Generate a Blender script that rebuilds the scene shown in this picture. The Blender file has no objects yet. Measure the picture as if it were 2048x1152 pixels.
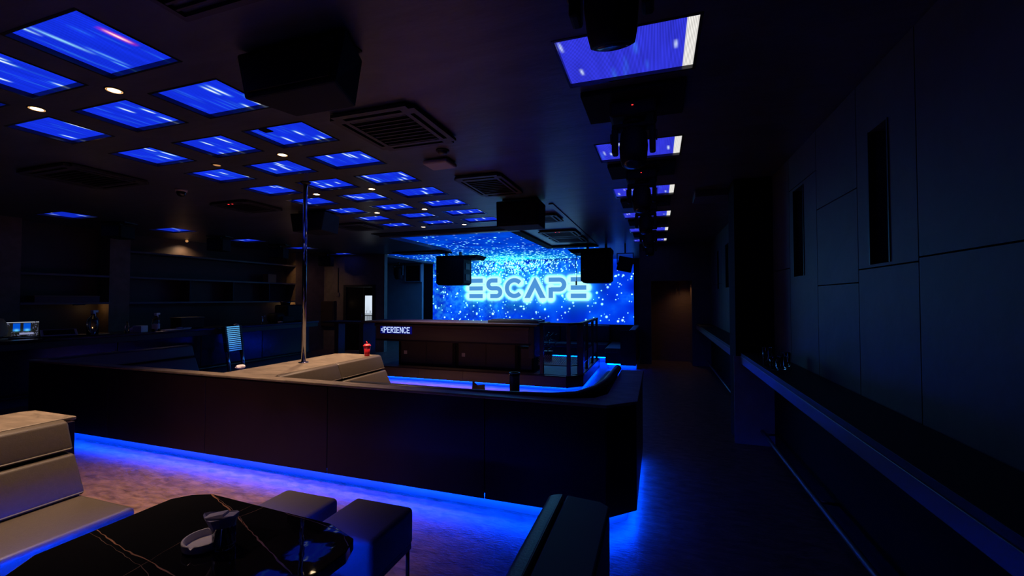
import bpy, bmesh, math, random
import numpy as np
from mathutils import Vector, Matrix, Euler

random.seed(7)
rng = np.random.default_rng(11)
SC = bpy.context.scene
COL = SC.collection
PI = math.pi

# ------------------------------------------------------------------ camera, world, exposure, lamps
FPX, YAW, PITCH = 860.0, math.atan2(291, 860), math.atan2(21, 860)
cam = bpy.data.cameras.new('camera')
cam.sensor_fit = 'HORIZONTAL'
cam.sensor_width = 36.0
cam.lens = FPX / 2048 * 36.0
cam.clip_start = 0.02
camo = bpy.data.objects.new('camera', cam)
COL.objects.link(camo)
camo.location = (0, 0, 1.6)
camo.rotation_euler = (PI / 2 + PITCH, 0, YAW)
SC.camera = camo

world = bpy.data.worlds.new('night')
SC.world = world
world.use_nodes = True
world.node_tree.nodes['Background'].inputs[0].default_value = (0.004, 0.006, 0.012, 1)
world.node_tree.nodes['Background'].inputs[1].default_value = 0.2

SC.view_settings.view_transform = 'Standard'
SC.view_settings.look = 'None'
SC.view_settings.gamma = 1.0
SC.view_settings.use_curve_mapping = False
SC.view_settings.exposure = 0.0

SPOT_W = 215.0          # ceiling downlights
KICK = 130.0              # blue strips under the seating and the stage
WARM = (1.0, 0.66, 0.40)
PANEL = 1.0             # ceiling screens
SCREEN = 1.0            # stage screen

def lamp(name, kind, loc, power, color, parent=None, rot=(0, 0, 0), **kw):
    d = bpy.data.lights.new(name, kind)
    d.energy = power
    d.color = color
    for k, v in kw.items():
        setattr(d, k, v)
    o = bpy.data.objects.new(name, d)
    COL.objects.link(o)
    o.location = loc
    o.rotation_euler = rot
    if parent:
        o.parent = parent
    return o

# ------------------------------------------------------------------ materials
def mat(name, base, rough=0.5, metal=0.0, noise=None, bump=None, emit=None, estr=1.0, trans=0.0, spec=0.5, coat=0.0, stretch=None):
    m = bpy.data.materials.new(name)
    m.use_nodes = True
    nt = m.node_tree
    b = nt.nodes['Principled BSDF']
    b.inputs['Base Color'].default_value = (*base, 1)
    b.inputs['Roughness'].default_value = rough
    b.inputs['Metallic'].default_value = metal
    b.inputs['Specular IOR Level'].default_value = spec
    if trans:
        b.inputs['Transmission Weight'].default_value = trans
        b.inputs['IOR'].default_value = 1.45
    if coat:
        b.inputs['Coat Weight'].default_value = coat
        b.inputs['Coat Roughness'].default_value = 0.08
    if emit:
        b.inputs['Emission Color'].default_value = (*emit, 1)
        b.inputs['Emission Strength'].default_value = estr
    if noise or bump:
        tc = nt.nodes.new('ShaderNodeTexCoord')
        mp = nt.nodes.new('ShaderNodeMapping')
        mp.inputs['Scale'].default_value = stretch or (1, 1, 1)
        nt.links.new(tc.outputs['Object'], mp.inputs[0])
    if noise:
        sc, second, det = noise
        n = nt.nodes.new('ShaderNodeTexNoise')
        n.inputs['Scale'].default_value = sc
        n.inputs['Detail'].default_value = det
        n.inputs['Roughness'].default_value = 0.62
        n.inputs['Distortion'].default_value = 0.6
        nt.links.new(mp.outputs[0], n.inputs['Vector'])
        r = nt.nodes.new('ShaderNodeValToRGB')
        r.color_ramp.elements[0].position = 0.32
        r.color_ramp.elements[1].position = 0.70
        r.color_ramp.elements[0].color = (*base, 1)
        r.color_ramp.elements[1].color = (*second, 1)
        nt.links.new(n.outputs['Fac'], r.inputs[0])
        nt.links.new(r.outputs[0], b.inputs['Base Color'])
    if bump:
        sc, st = bump
        n2 = nt.nodes.new('ShaderNodeTexNoise')
        n2.inputs['Scale'].default_value = sc
        n2.inputs['Detail'].default_value = 6
        nt.links.new(mp.outputs[0], n2.inputs['Vector'])
        bp = nt.nodes.new('ShaderNodeBump')
        bp.inputs['Strength'].default_value = st
        bp.inputs['Distance'].default_value = 0.01
        nt.links.new(n2.outputs['Fac'], bp.inputs['Height'])
        nt.links.new(bp.outputs[0], b.inputs['Normal'])
    return m

def led_mat(name, strength, raster=None, axis='X'):
    """a screen of light-emitting pixels: its picture is a colour attribute, the pixel raster a wave"""
    m = bpy.data.materials.new(name)
    m.use_nodes = True
    nt = m.node_tree
    for n in list(nt.nodes):
        nt.nodes.remove(n)
    out = nt.nodes.new('ShaderNodeOutputMaterial')
    em = nt.nodes.new('ShaderNodeEmission')
    at = nt.nodes.new('ShaderNodeAttribute')
    at.attribute_name = 'pixels'
    em.inputs['Strength'].default_value = strength
    nt.links.new(at.outputs['Color'], em.inputs['Color'])
    if raster:
        pitch, depth, both = raster
        tc = nt.nodes.new('ShaderNodeTexCoord')
        sep = nt.nodes.new('ShaderNodeSeparateXYZ')
        nt.links.new(tc.outputs['Object'], sep.inputs[0])
        def wave(o):
            a = nt.nodes.new('ShaderNodeMath'); a.operation = 'MULTIPLY'; a.inputs[1].default_value = 2 * PI / pitch
            s = nt.nodes.new('ShaderNodeMath'); s.operation = 'SINE'
            g = nt.nodes.new('ShaderNodeMath'); g.operation = 'MULTIPLY_ADD'
            g.inputs[1].default_value = depth; g.inputs[2].default_value = 1.0
            nt.links.new(sep.outputs[o], a.inputs[0]); nt.links.new(a.outputs[0], s.inputs[0]); nt.links.new(s.outputs[0], g.inputs[0])
            return g
        w = wave(axis)
        if both:
            w2 = wave('Y' if axis == 'X' else 'X')
            mm = nt.nodes.new('ShaderNodeMath'); mm.operation = 'MULTIPLY'
            nt.links.new(w.outputs[0], mm.inputs[0]); nt.links.new(w2.outputs[0], mm.inputs[1])
            w = mm
        ms = nt.nodes.new('ShaderNodeMath'); ms.operation = 'MULTIPLY'; ms.inputs[1].default_value = strength
        nt.links.new(w.outputs[0], ms.inputs[0])
        nt.links.new(ms.outputs[0], em.inputs['Strength'])
    nt.links.new(em.outputs[0], out.inputs[0])
    return m

M = {}
M['floor'] = mat('floor_microcement', (0.062, 0.034, 0.027), 0.38, noise=(7.5, (0.27, 0.155, 0.122), 12), bump=(26, 0.3), stretch=(1.0, 2.6, 1))
M['ceiling'] = mat('ceiling_microcement', (0.046, 0.050, 0.058), 0.36, noise=(1.6, (0.092, 0.098, 0.112), 8), bump=(9, 0.2), stretch=(1, 3, 1))
M['wall'] = mat('wall_microcement', (0.050, 0.053, 0.060), 0.55, noise=(2.2, (0.082, 0.086, 0.094), 8), bump=(10, 0.2))
M['pier'] = mat('pier_plaster', (0.16, 0.125, 0.10), 0.75, noise=(5, (0.24, 0.185, 0.15), 8), bump=(22, 0.3))
M['dark'] = mat('matt_black', (0.012, 0.011, 0.013), 0.55)
M['black'] = mat('speaker_black', (0.006, 0.006, 0.006), 0.7, spec=0.25)
M['gloss'] = mat('gloss_black_laminate', (0.010, 0.008, 0.011), 0.22)
M['lip'] = mat('recess_lip', (0.030, 0.026, 0.032), 0.18)
M['joint'] = mat('dark_joint', (0.006, 0.006, 0.007), 0.8, spec=0.1)
M['front'] = mat('front_laminate', (0.010, 0.005, 0.009), 0.34, noise=(1.4, (0.015, 0.007, 0.012), 4), spec=0.14)
M['cap'] = mat('ledge_microcement', (0.105, 0.080, 0.057), 0.45, noise=(5.5, (0.24, 0.185, 0.135), 10), bump=(16, 0.2), stretch=(1, 2.6, 1))
M['kickplate'] = mat('kick_plate', (0.30, 0.28, 0.28), 0.45)
M['strip'] = mat('blue_led_strip', (0.1, 0.1, 0.2), 0.5, emit=(0.0, 0.038, 1.0), estr=KICK)
M['strip_stage'] = mat('blue_stage_strip', (0.1, 0.1, 0.2), 0.5, emit=(0.0, 0.030, 1.0), estr=KICK * 0.7)
M['strip_dim'] = mat('blue_led_strip_dimmed', (0.1, 0.1, 0.2), 0.5, emit=(0.0, 0.040, 1.0), estr=KICK * 0.15)
M['strip_low'] = mat('blue_table_strip_far_side', (0.1, 0.1, 0.2), 0.5, emit=(0.0, 0.030, 1.0), estr=90.0)
M['strip_table'] = mat('blue_table_strip', (0.1, 0.1, 0.2), 0.5, emit=(0.0, 0.030, 1.0), estr=520.0)
M['tan'] = mat('tan_leather', (0.066, 0.050, 0.033), 0.44, noise=(40, (0.078, 0.059, 0.040), 4), bump=(160, 0.12))
M['blackleather'] = mat('black_leather', (0.022, 0.022, 0.026), 0.42, bump=(160, 0.12))
M['greyfabric'] = mat('charcoal_stool_fabric', (0.085, 0.068, 0.074), 0.7, bump=(220, 0.15))
M['steel'] = mat('polished_steel', (0.75, 0.74, 0.76), 0.12, metal=1.0)
M['chrome'] = mat('pole_chrome', (0.24, 0.235, 0.25), 0.09, metal=1.0)
M['alu'] = mat('ladder_aluminium', (0.42, 0.56, 0.66), 0.16, metal=1.0)
M['white'] = mat('white_plastic', (0.62, 0.60, 0.60), 0.5)
M['offwhite'] = mat('offwhite_router', (0.40, 0.34, 0.38), 0.5)
M['ceramic'] = mat('white_ceramic', (0.70, 0.66, 0.68), 0.25)
M['paper'] = mat('paper_napkin', (0.62, 0.58, 0.62), 0.8)
M['glass'] = mat('clear_glass', (1, 1, 1), 0.02, trans=1.0)
M['red'] = mat('red_plastic_cup', (0.75, 0.02, 0.035), 0.4)
M['wood'] = mat('corridor_wood', (0.16, 0.085, 0.045), 0.5, noise=(6, (0.23, 0.125, 0.07), 6), stretch=(1, 1, 7))
M['brownwood'] = mat('dark_brown_cladding', (0.045, 0.029, 0.027), 0.42, noise=(2, (0.068, 0.043, 0.038), 6), stretch=(0.5, 1, 5))
M['deckfloor'] = mat('deck_floor', (0.20, 0.20, 0.205), 0.6, noise=(6, (0.27, 0.27, 0.275), 5))
M['amber'] = mat('amber_card', (0.42, 0.24, 0.08), 0.6)
M['rail'] = mat('powder_coated_rail', (0.012, 0.012, 0.014), 0.4)
M['reddot'] = mat('red_indicator', (0.1, 0, 0), 0.4, emit=(1.0, 0.03, 0.03), estr=2.0)
M['bulb'] = mat('warm_bulb', (1, 1, 1), 0.4, emit=(1.0, 0.74, 0.45), estr=14.0)
M['dimbulb'] = mat('dim_bulb', (0.3, 0.3, 0.3), 0.4, emit=(1.0, 0.45, 0.15), estr=0.5)
M['reflector'] = mat('lit_reflector', (0.8, 0.6, 0.4), 0.3, emit=(1.0, 0.50, 0.16), estr=1.1)
M['letter'] = mat('letter_pixels', (0, 0, 0), 0.9, emit=(0.075, 0.30, 0.70), estr=1.0, spec=0.0)
M['ledtext'] = mat('led_text', (0, 0, 0), 0.9, emit=(0.50, 0.62, 1.0), estr=1.2, spec=0.0)
M['ledback'] = mat('led_text_back', (0.005, 0.005, 0.01), 0.6, emit=(0.0, 0.008, 0.55), estr=0.22)
M['laptopscreen'] = led_mat('laptop_screen', 0.8)
M['led'] = led_mat('ceiling_led', PANEL, raster=(0.0085, 0.16, True))
M['led2'] = led_mat('ceiling_led_striped', PANEL, raster=(0.0075, 0.42, False))
M['screen'] = led_mat('stage_led', SCREEN)
M['daylight'] = led_mat('daylight_view', 1.0)

M['accover'] = mat('cassette_cover', (0.036, 0.031, 0.033), 0.5)
M['acgrille'] = mat('cassette_grille', (0.030, 0.026, 0.028), 0.5)
M['spkgrille'] = mat('speaker_grille', (0.007, 0.007, 0.007), 0.6, spec=0.2)
M['headcap'] = mat('head_side_cap', (0.02, 0.035, 0.04), 0.25)
M['shelfedge'] = mat('shelf_edge_strip', (0.13, 0.10, 0.085), 0.4)
M['recess'] = mat('recess_wall_pale', (0.34, 0.36, 0.38), 0.6, noise=(3, (0.42, 0.44, 0.46), 6))  # paler base than the other walls
M['barwall'] = mat('bar_pillar_plaster', (0.16, 0.10, 0.055), 0.75, noise=(5, (0.24, 0.155, 0.09), 8), bump=(22, 0.3))
M['barback'] = mat('bar_back_wall', (0.050, 0.034, 0.024), 0.6, noise=(2, (0.075, 0.05, 0.035), 6))
M['ledgetop'] = mat('wall_ledge_top', (0.012, 0.011, 0.013), 0.5, spec=0.3)
M['pierlit'] = mat('pier_plaster_lit', (0.36, 0.29, 0.26), 0.8, noise=(6, (0.46, 0.38, 0.34), 7), bump=(22, 0.3))
M['steelblue'] = mat('screen_frame', (0.25, 0.26, 0.28), 0.35)
M['steeldark'] = mat('console_cover', (0.05, 0.07, 0.09), 0.3)
M['subbox'] = mat('subwoofer_shell', (0.022, 0.017, 0.020), 0.5)
M['subgrille'] = mat('subwoofer_grille', (0.035, 0.026, 0.032), 0.5, bump=(300, 0.4))
M['badge'] = mat('speaker_badge', (0.45, 0.42, 0.45), 0.4)
M['railmesh'] = mat('mesh_wire', (0.32, 0.36, 0.38), 0.4)
M['foliage'] = mat('plant_leaves', (0.05, 0.10, 0.07), 0.5)
M['ledgefascia'] = mat('ledge_fascia', (0.09, 0.085, 0.10), 0.4)
M['rail2'] = mat('foot_rail_metal', (0.16, 0.155, 0.165), 0.4, metal=0.8)
M['ledgeblack'] = mat('ledge_black_laminate', (0.034, 0.032, 0.037), 0.5)

# black marble with gold veins
def marble():
    m = mat('black_marble', (0.006, 0.006, 0.007), 0.025, spec=0.6)
    nt = m.node_tree
    b = nt.nodes['Principled BSDF']
    tc = nt.nodes.new('ShaderNodeTexCoord')
    nz = nt.nodes.new('ShaderNodeTexNoise')
    nz.inputs['Scale'].default_value = 3.0
    nz.inputs['Detail'].default_value = 4
    bp = nt.nodes.new('ShaderNodeBump')
    bp.inputs['Strength'].default_value = 0.06
    bp.inputs['Distance'].default_value = 0.02
    nt.links.new(tc.outputs['Object'], nz.inputs['Vector'])
    nt.links.new(nz.outputs['Fac'], bp.inputs['Height'])
    nt.links.new(bp.outputs[0], b.inputs['Normal'])
    return m
M['marble'] = marble()
M['vein'] = mat('gold_vein', (0.36, 0.16, 0.085), 0.25, noise=(14, (0.20, 0.10, 0.06), 5))
M['veinthin'] = mat('thin_vein', (0.13, 0.075, 0.05), 0.25)

# ------------------------------------------------------------------ mesh helpers
def bx(bm, x0, x1, y0, y1, z0, z1, bev=0.0, seg=2):
    r = bmesh.ops.create_cube(bm, size=1.0)
    vs = r['verts']
    for v in vs:
        v.co = Vector(((x0 + x1) / 2 + v.co.x * (x1 - x0), (y0 + y1) / 2 + v.co.y * (y1 - y0), (z0 + z1) / 2 + v.co.z * (z1 - z0)))
    if bev:
        es = list({e for v in vs for e in v.link_edges})
        bmesh.ops.bevel(bm, geom=es, offset=bev, segments=seg, affect='EDGES', profile=0.5)
    return vs

def box(x0, x1, y0, y1, z0, z1, bev=0.0, seg=2):
    bm = bmesh.new()
    bx(bm, x0, x1, y0, y1, z0, z1, bev, seg)
    return bm

def boxes(*bs, bev=0.0):
    bm = bmesh.new()
    for b in bs:
        bx(bm, *b, bev)
    return bm

def prism(poly, z0, z1, bev=0.0, seg=2):
    """vertical prism over a plan polygon (counter-clockwise)"""
    bm = bmesh.new()
    lo = [bm.verts.new((x, y, z0)) for x, y in poly]
    hi = [bm.verts.new((x, y, z1)) for x, y in poly]
    n = len(poly)
    bm.faces.new(list(reversed(lo)))
    bm.faces.new(hi)
    for i in range(n):
        bm.faces.new((lo[i], lo[(i + 1) % n], hi[(i + 1) % n], hi[i]))
    if bev:
        bmesh.ops.bevel(bm, geom=list(bm.edges), offset=bev, segments=seg, affect='EDGES', profile=0.5)
    return bm

def profile(pts, a0, a1, axis='y', bev=0.0, seg=2):
    """a section polygon of (u, z) swept along y (u = x) or along x (u = y)"""
    bm = bmesh.new()
    def P(u, z, a):
        return (u, a, z) if axis == 'y' else (a, u, z)
    A = [bm.verts.new(P(u, z, a0)) for u, z in pts]
    B = [bm.verts.new(P(u, z, a1)) for u, z in pts]
    n = len(pts)
    bm.faces.new(A)
    bm.faces.new(list(reversed(B)))
    for i in range(n):
        bm.faces.new((A[i], B[i], B[(i + 1) % n], A[(i + 1) % n]))
    bmesh.ops.recalc_face_normals(bm, faces=list(bm.faces))
    if bev:
        bmesh.ops.bevel(bm, geom=list(bm.edges), offset=bev, segments=seg, affect='EDGES', profile=0.5)
    return bm

def add_tube(bm, p0, p1, r0, r1=None, n=12, caps=True):
    r1 = r0 if r1 is None else r1
    p0, p1 = Vector(p0), Vector(p1)
    d = (p1 - p0).normalized()
    a = d.orthogonal().normalized()
    b = d.cross(a)
    A = [bm.verts.new(p0 + (a * math.cos(2 * PI * i / n) + b * math.sin(2 * PI * i / n)) * r0) for i in range(n)]
    B = [bm.verts.new(p1 + (a * math.cos(2 * PI * i / n) + b * math.sin(2 * PI * i / n)) * r1) for i in range(n)]
    for i in range(n):
        f = bm.faces.new((A[i], A[(i + 1) % n], B[(i + 1) % n], B[i]))
        f.smooth = True
    if caps:
        bm.faces.new(list(reversed(A)))
        bm.faces.new(B)

def tube(p0, p1, r0, r1=None, n=12):
    bm = bmesh.new()
    add_tube(bm, p0, p1, r0, r1, n)
    return bm

def lathe(prof, n=28, loc=(0, 0, 0)):
    """profile of (r, z) turned about z"""
    bm = bmesh.new()
    rings = []
    for r, z in prof:
        if r < 1e-5:
            rings.append([bm.verts.new((loc[0], loc[1], loc[2] + z))])
        else:
            rings.append([bm.verts.new((loc[0] + r * math.cos(2 * PI * i / n), loc[1] + r * math.sin(2 * PI * i / n), loc[2] + z)) for i in range(n)])
    for A, B in zip(rings, rings[1:]):
        for i in range(n):
            j = (i + 1) % n
            if len(A) == 1 and len(B) == 1:
                continue
            if len(A) == 1:
                f = bm.faces.new((A[0], B[j], B[i]))
            elif len(B) == 1:
                f = bm.faces.new((A[i], A[j], B[0]))
            else:
                f = bm.faces.new((A[i], A[j], B[j], B[i]))
            f.smooth = True
    bmesh.ops.recalc_face_normals(bm, faces=list(bm.faces))
    return bm

def cells(us, vs, holes, a0, a1, plane):
    """a slab with rectangular holes: plane 'z' (u=x, v=y, a=z) or 'x' (u=y, v=z, a=x) or 'y' (u=x, v=z, a=y)"""
    U = sorted(set([round(u, 5) for u in us] + [round(q, 5) for h in holes for q in h[:2] if min(us) < q < max(us)]))
    V = sorted(set([round(v, 5) for v in vs] + [round(q, 5) for h in holes for q in h[2:] if min(vs) < q < max(vs)]))
    def solid(i, j):
        if i < 0 or j < 0 or i >= len(U) - 1 or j >= len(V) - 1:
            return False
        cu, cv = (U[i] + U[i + 1]) / 2, (V[j] + V[j + 1]) / 2
        return not any(h[0] < cu < h[1] and h[2] < cv < h[3] for h in holes)
    bm = bmesh.new()
    vert = {}
    def P(i, j, k):
        key = (i, j, k)
        if key not in vert:
            u, v, a = U[i], V[j], (a0, a1)[k]
            vert[key] = bm.verts.new({'z': (u, v, a), 'x': (a, u, v), 'y': (u, a, v)}[plane])
        return vert[key]
    for i in range(len(U) - 1):
        for j in range(len(V) - 1):
            if not solid(i, j):
                continue
            bm.faces.new((P(i, j, 0), P(i, j + 1, 0), P(i + 1, j + 1, 0), P(i + 1, j, 0)))
            bm.faces.new((P(i, j, 1), P(i + 1, j, 1), P(i + 1, j + 1, 1), P(i, j + 1, 1)))
            for di, dj, e in ((-1, 0, ((i, j), (i, j + 1))), (1, 0, ((i + 1, j + 1), (i + 1, j))), (0, -1, ((i + 1, j), (i, j))), (0, 1, ((i, j + 1), (i + 1, j + 1)))):
                if not solid(i + di, j + dj):
                    (p, q), (r, s) = e
                    bm.faces.new((P(p, q, 0), P(p, q, 1), P(r, s, 1), P(r, s, 0)))
    bmesh.ops.recalc_face_normals(bm, faces=list(bm.faces))
    return bm

def obj(name, bm, m, parent=None, smooth=False, loc=None):
    me = bpy.data.meshes.new(name)
    bm.to_mesh(me)
    bm.free()
    me.materials.append(M[m] if isinstance(m, str) else m)
    if smooth:
        for p in me.polygons:
            p.use_smooth = True
    o = bpy.data.objects.new(name, me)
    COL.objects.link(o)
    if parent:
        o.parent = parent
        if loc is None:
            o.matrix_parent_inverse = Matrix.Identity(4)
    if loc is not None:
        o.location = loc
    return o

def thing(name, label, cat, loc=(0, 0, 0), rotz=0.0, group=None):
    o = bpy.data.objects.new(name, None)
    COL.objects.link(o)
    o.empty_display_size = 0.1
    o.location = loc
    o.rotation_euler = (0, 0, rotz)
    o['label'] = label
    o['category'] = cat
    if group:
        o['group'] = group
    return o

def tag(o, label, cat, group=None):
    o['label'] = label
    o['category'] = cat
    if group:
        o['group'] = group
    return o

def struct(name, bm, m, parent=None, smooth=False):
    o = obj(name, bm, m, parent, smooth)
    if parent is None:
        o['kind'] = 'structure'
    return o

def shift(bm, d):
    bmesh.ops.translate(bm, verts=list(bm.verts), vec=Vector(d))
    return bm

def turn(bm, mtx):
    bmesh.ops.transform(bm, matrix=mtx, verts=list(bm.verts))
    return bm

def dup(root, loc=None, rotz=None, label=None):
    """copy of a thing with copies of its parts and sub-parts"""
    r = root.copy()
    COL.objects.link(r)
    if loc is not None:
        r.location = loc
    if rotz is not None:
        r.rotation_euler = (0, 0, rotz)
    if label:
        r['label'] = label
    for ch in list(root.children):
        c = ch.copy()
        COL.objects.link(c)
        c.parent = r
        for g in list(ch.children):
            d = g.copy()
            COL.objects.link(d)
            d.parent = c
    return r

def picture(name, nu, nv, P, colors, m, parent=None):
    """a flat pixel grid: P(u, v) arrays -> xyz, colors (nv+1, nu+1, 3)"""
    u, v = np.meshgrid(np.linspace(0, 1, nu + 1), np.linspace(0, 1, nv + 1))
    co = np.stack(P(u, v), -1).reshape(-1, 3).astype(np.float32)
    idx = np.arange((nu + 1) * (nv + 1)).reshape(nv + 1, nu + 1)
    q = np.stack([idx[:-1, :-1], idx[:-1, 1:], idx[1:, 1:], idx[1:, :-1]], -1).reshape(-1, 4).astype(np.int32)
    me = bpy.data.meshes.new(name)
    me.vertices.add(len(co))
    me.vertices.foreach_set('co', co.ravel())
    me.loops.add(q.size)
    me.loops.foreach_set('vertex_index', q.ravel())
    me.polygons.add(len(q))
    me.polygons.foreach_set('loop_start', np.arange(0, q.size, 4, dtype=np.int32))
    me.update(calc_edges=True)
    at = me.attributes.new('pixels', 'FLOAT_COLOR', 'POINT')
    rgba = np.ones((len(co), 4), np.float32)
    rgba[:, :3] = np.clip(colors.reshape(-1, 3), 0, 6.0)
    at.data.foreach_set('color', rgba.ravel())
    me.materials.append(M[m])
    o = bpy.data.objects.new(name, me)
    COL.objects.link(o)
    if parent:
        o.parent = parent
    return o

def vnoise(shape, nu, nv, seed):
    """smooth value noise on a grid"""
    r = np.random.default_rng(seed)
    g = r.random((nv + 2, nu + 2))
    y = np.linspace(0, nv, shape[0]); x = np.linspace(0, nu, shape[1])
    yi = np.minimum(y.astype(int), nv); xi = np.minimum(x.astype(int), nu)
    fy = (y - yi)[:, None]; fx = (x - xi)[None, :]
    fy = fy * fy * (3 - 2 * fy); fx = fx * fx * (3 - 2 * fx)
    a = g[np.ix_(yi, xi)]; b = g[np.ix_(yi, xi + 1)]; c = g[np.ix_(yi + 1, xi)]; d = g[np.ix_(yi + 1, xi + 1)]
    return (a * (1 - fx) + b * fx) * (1 - fy) + (c * (1 - fx) + d * fx) * fy

# ------------------------------------------------------------------ room shell
CZ = 2.94
XR, XL, YB = 1.2, -10.35, 14.9
GRID_X = [(-3.135, -2.545), (-3.945, -3.385), (-4.785, -4.245)]
GRID_Y = [(1.21 + 0.668 * k, 1.21 + 0.668 * k + (0.455 if k == 0 else 0.395)) for k in range(9)]
RIGHT_X = (-0.505, 0.205)
RIGHT_Y = [(2.17 + 1.59 * k, 2.17 + 1.59 * k + 0.50) for k in range(6)]
BAR_X = (-9.35, -8.68)
BAR_Y = [(4.02 + 1.60 * k, 4.02 + 1.60 * k + 0.46) for k in range(5)]
holes = [(a, b, c, d) for a, b in GRID_X for c, d in GRID_Y]
holes += [(RIGHT_X[0], RIGHT_X[1], c, d) for c, d in RIGHT_Y]
holes += [(BAR_X[0], BAR_X[1], c, d) for c, d in BAR_Y]
PLATES = [(RIGHT_X[0] + 0.04, RIGHT_X[1] - 0.03, 1.17 + 1.59 * k, 1.17 + 1.59 * k + 0.46) for k in range(6)]
LEDC = [(-5.65, -2.70, 8.0, 11.2), (-8.25, -1.45, 11.2, YB)]
holes += [(-5.65, -2.70, 8.0, 10.95), (-8.25, -1.45, 11.2, YB), (-5.65, -1.45, 10.95, 11.2)]
struct('floor', box(-11.2, 1.5, -1.9, 15.2, -0.1, 0.0), 'floor')
struct('ceiling', cells([-11.2, 1.5], [-1.9, 15.2], holes, CZ, CZ + 0.13, 'z'), 'ceiling')
struct('wall_front', box(-11.2, 1.5, -2.0, -1.85, 0, CZ), 'wall')
struct('wall_back', cells([-0.42, XR], [0, CZ], [(-0.15, 0.78, -1, 2.03)], 11.1, 11.25, 'y'), 'wall')
struct('wall_partition', box(-0.42, -0.30, 11.25, 15.0, 0, CZ), 'dark')
struct('wall_stage', box(-11.2, -0.30, 15.0, 15.12, 0, CZ), 'dark')
struct('wall_left', box(XL - 0.15, XL, -1.85, 11.0, 0, CZ), 'barback')
struct('wall_door', cells([XL, -7.77], [0, CZ], [(-9.22, -8.10, -1, 2.0)], 11.0, 11.15, 'y'), 'pier')
struct('wall_recess', box(-11.2, -8.55, 14.5, 14.62, 0, CZ), 'recess')
struct('wall_end', box(-11.2, -11.08, 11.15, 14.5, 0, CZ), 'dark')
# black rounded borders of the dropped ceiling around the opening for the screen
struct('trim_1', box(-7.25, -5.63, 10.62, 11.24, CZ - 0.035, CZ + 0.015, 0.015), 'joint')
struct('trim_2', box(-2.74, -1.40, 10.62, 10.99, CZ - 0.035, CZ + 0.015, 0.015), 'joint')
struct('trim_3', box(-2.74, -2.52, 7.98, 10.62, CZ - 0.035, CZ + 0.015, 0.015), 'joint')
struct('trim_4', box(-5.65, -2.52, 7.80, 7.98, CZ - 0.03, CZ + 0.015, 0.012), 'ceiling')
struct('trim_5', box(-5.60, -2.52, 7.45, 7.72, CZ - 0.012, CZ + 0.015, 0.005), 'joint')
struct('trim_6', box(-1.455, -1.385, 5.9, 11.0, CZ - 0.012, CZ + 0.01, 0.006), 'ceiling')
# ceiling beam between the right-hand piers
struct('trim_7', box(0.45, XR, 5.75, 6.15, 2.86, CZ, 0.008), 'wall')

# ---- right wall: backing, boards with open joints, tall slots
wr = struct('wall_right', box(XR + 0.10, XR + 0.22, -1.85, 11.1, 0, CZ), 'joint')
G = 0.004
SLOT = [(2.86, 3.10), (4.30, 4.60), (8.45, 8.80), (9.75, 9.95)]
COLS = [(-1.84, 1.0, [0, 1.80, CZ]), (1.0, 2.60, [0, 1.80, CZ]), (2.60, 3.26, [0, 1.78, CZ]), (3.26, 3.99, [0, 1.70, 2.30, CZ]),
        (3.99, 4.73, [0, 2.62, CZ]), (4.73, 5.62, [0, 1.89, CZ]), (5.62, 8.2, [0, 1.75, CZ]), (8.2, 9.3, [0, CZ]), (9.3, 11.1, [0, 1.9, CZ])]
for y0, y1, zs in COLS:
    for z0, z1 in zip(zs, zs[1:]):
        hs = [(a, b, 1.80, 2.59) for a, b in SLOT]
        obj('wall_panel', cells([y0 + G, y1 - G], [z0 + G, z1 - G], hs, XR, XR + 0.10, 'x'), 'wall', wr)
for a, b in SLOT:
    obj('slot_frame', boxes((XR - 0.006, XR + 0.02, b - 0.012, b, 1.80, 2.59), (XR - 0.006, XR + 0.02, a, a + 0.012, 1.80, 2.59)), 'rail', wr)

struct('added_boards_right', boxes((XR - 0.012, XR, -1.84, 5.33, 0.0, 0.96), (XR - 0.012, XR, 5.76, 11.09, 0.0, 0.96)), 'joint')  # dark boards added to subdue the blue glow under the ledge
# ---- pier that closes the near ledge, its lower face coloured paler to look lit
struct('wall_pier', box(0.82, XR, 5.35, 5.75, 0, CZ), 'joint')
pl = struct('trim_8', box(0.80, XR, 5.335, 5.35, 0.0, 0.96), 'pierlit')

# ---- niche with the wooden door at the end of the walkway
struct('wall_niche', boxes((-0.27, -0.15, 11.25, 11.8, 0, 2.15), (0.78, 0.90, 11.25, 11.8, 0, 2.15), (-0.27, 0.90, 11.25, 11.8, 2.05, 2.15)), 'wood')
d1 = struct('door_1', box(-0.15, 0.78, 11.80, 11.86, 0, 2.05), 'wood')
for x in (-0.12, 0.45, 0.54):
    obj('door_handle', tube((x, 11.76, 1.72), (x, 11.76, 2.0), 0.010), 'steel', d1)
lamp('niche_lamp', 'SPOT', (0.62, 11.45, 2.03), 5.0, WARM, spot_size=2.2, spot_blend=1.0, shadow_soft_size=0.05)

# ---- left door with a leaf ajar and daylight beyond
d2 = struct('door_2', cells([-9.24, -8.08], [0, 2.02], [(-9.14, -8.18, -1, 1.95)], 10.97, 11.17, 'y'), 'dark')
lf = obj('door_leaf', box(-9.13, -8.50, 11.02, 11.06, 0.01, 1.94, 0.004), 'gloss', d2)
obj('leaf_stile', box(-8.53, -8.49, 11.00, 11.02, 0.01, 1.94, 0.003), 'rail', lf)
obj('door_handle', tube((-8.55, 10.98, 0.95), (-8.55, 10.98, 1.15), 0.01), 'steel', lf)
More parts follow.
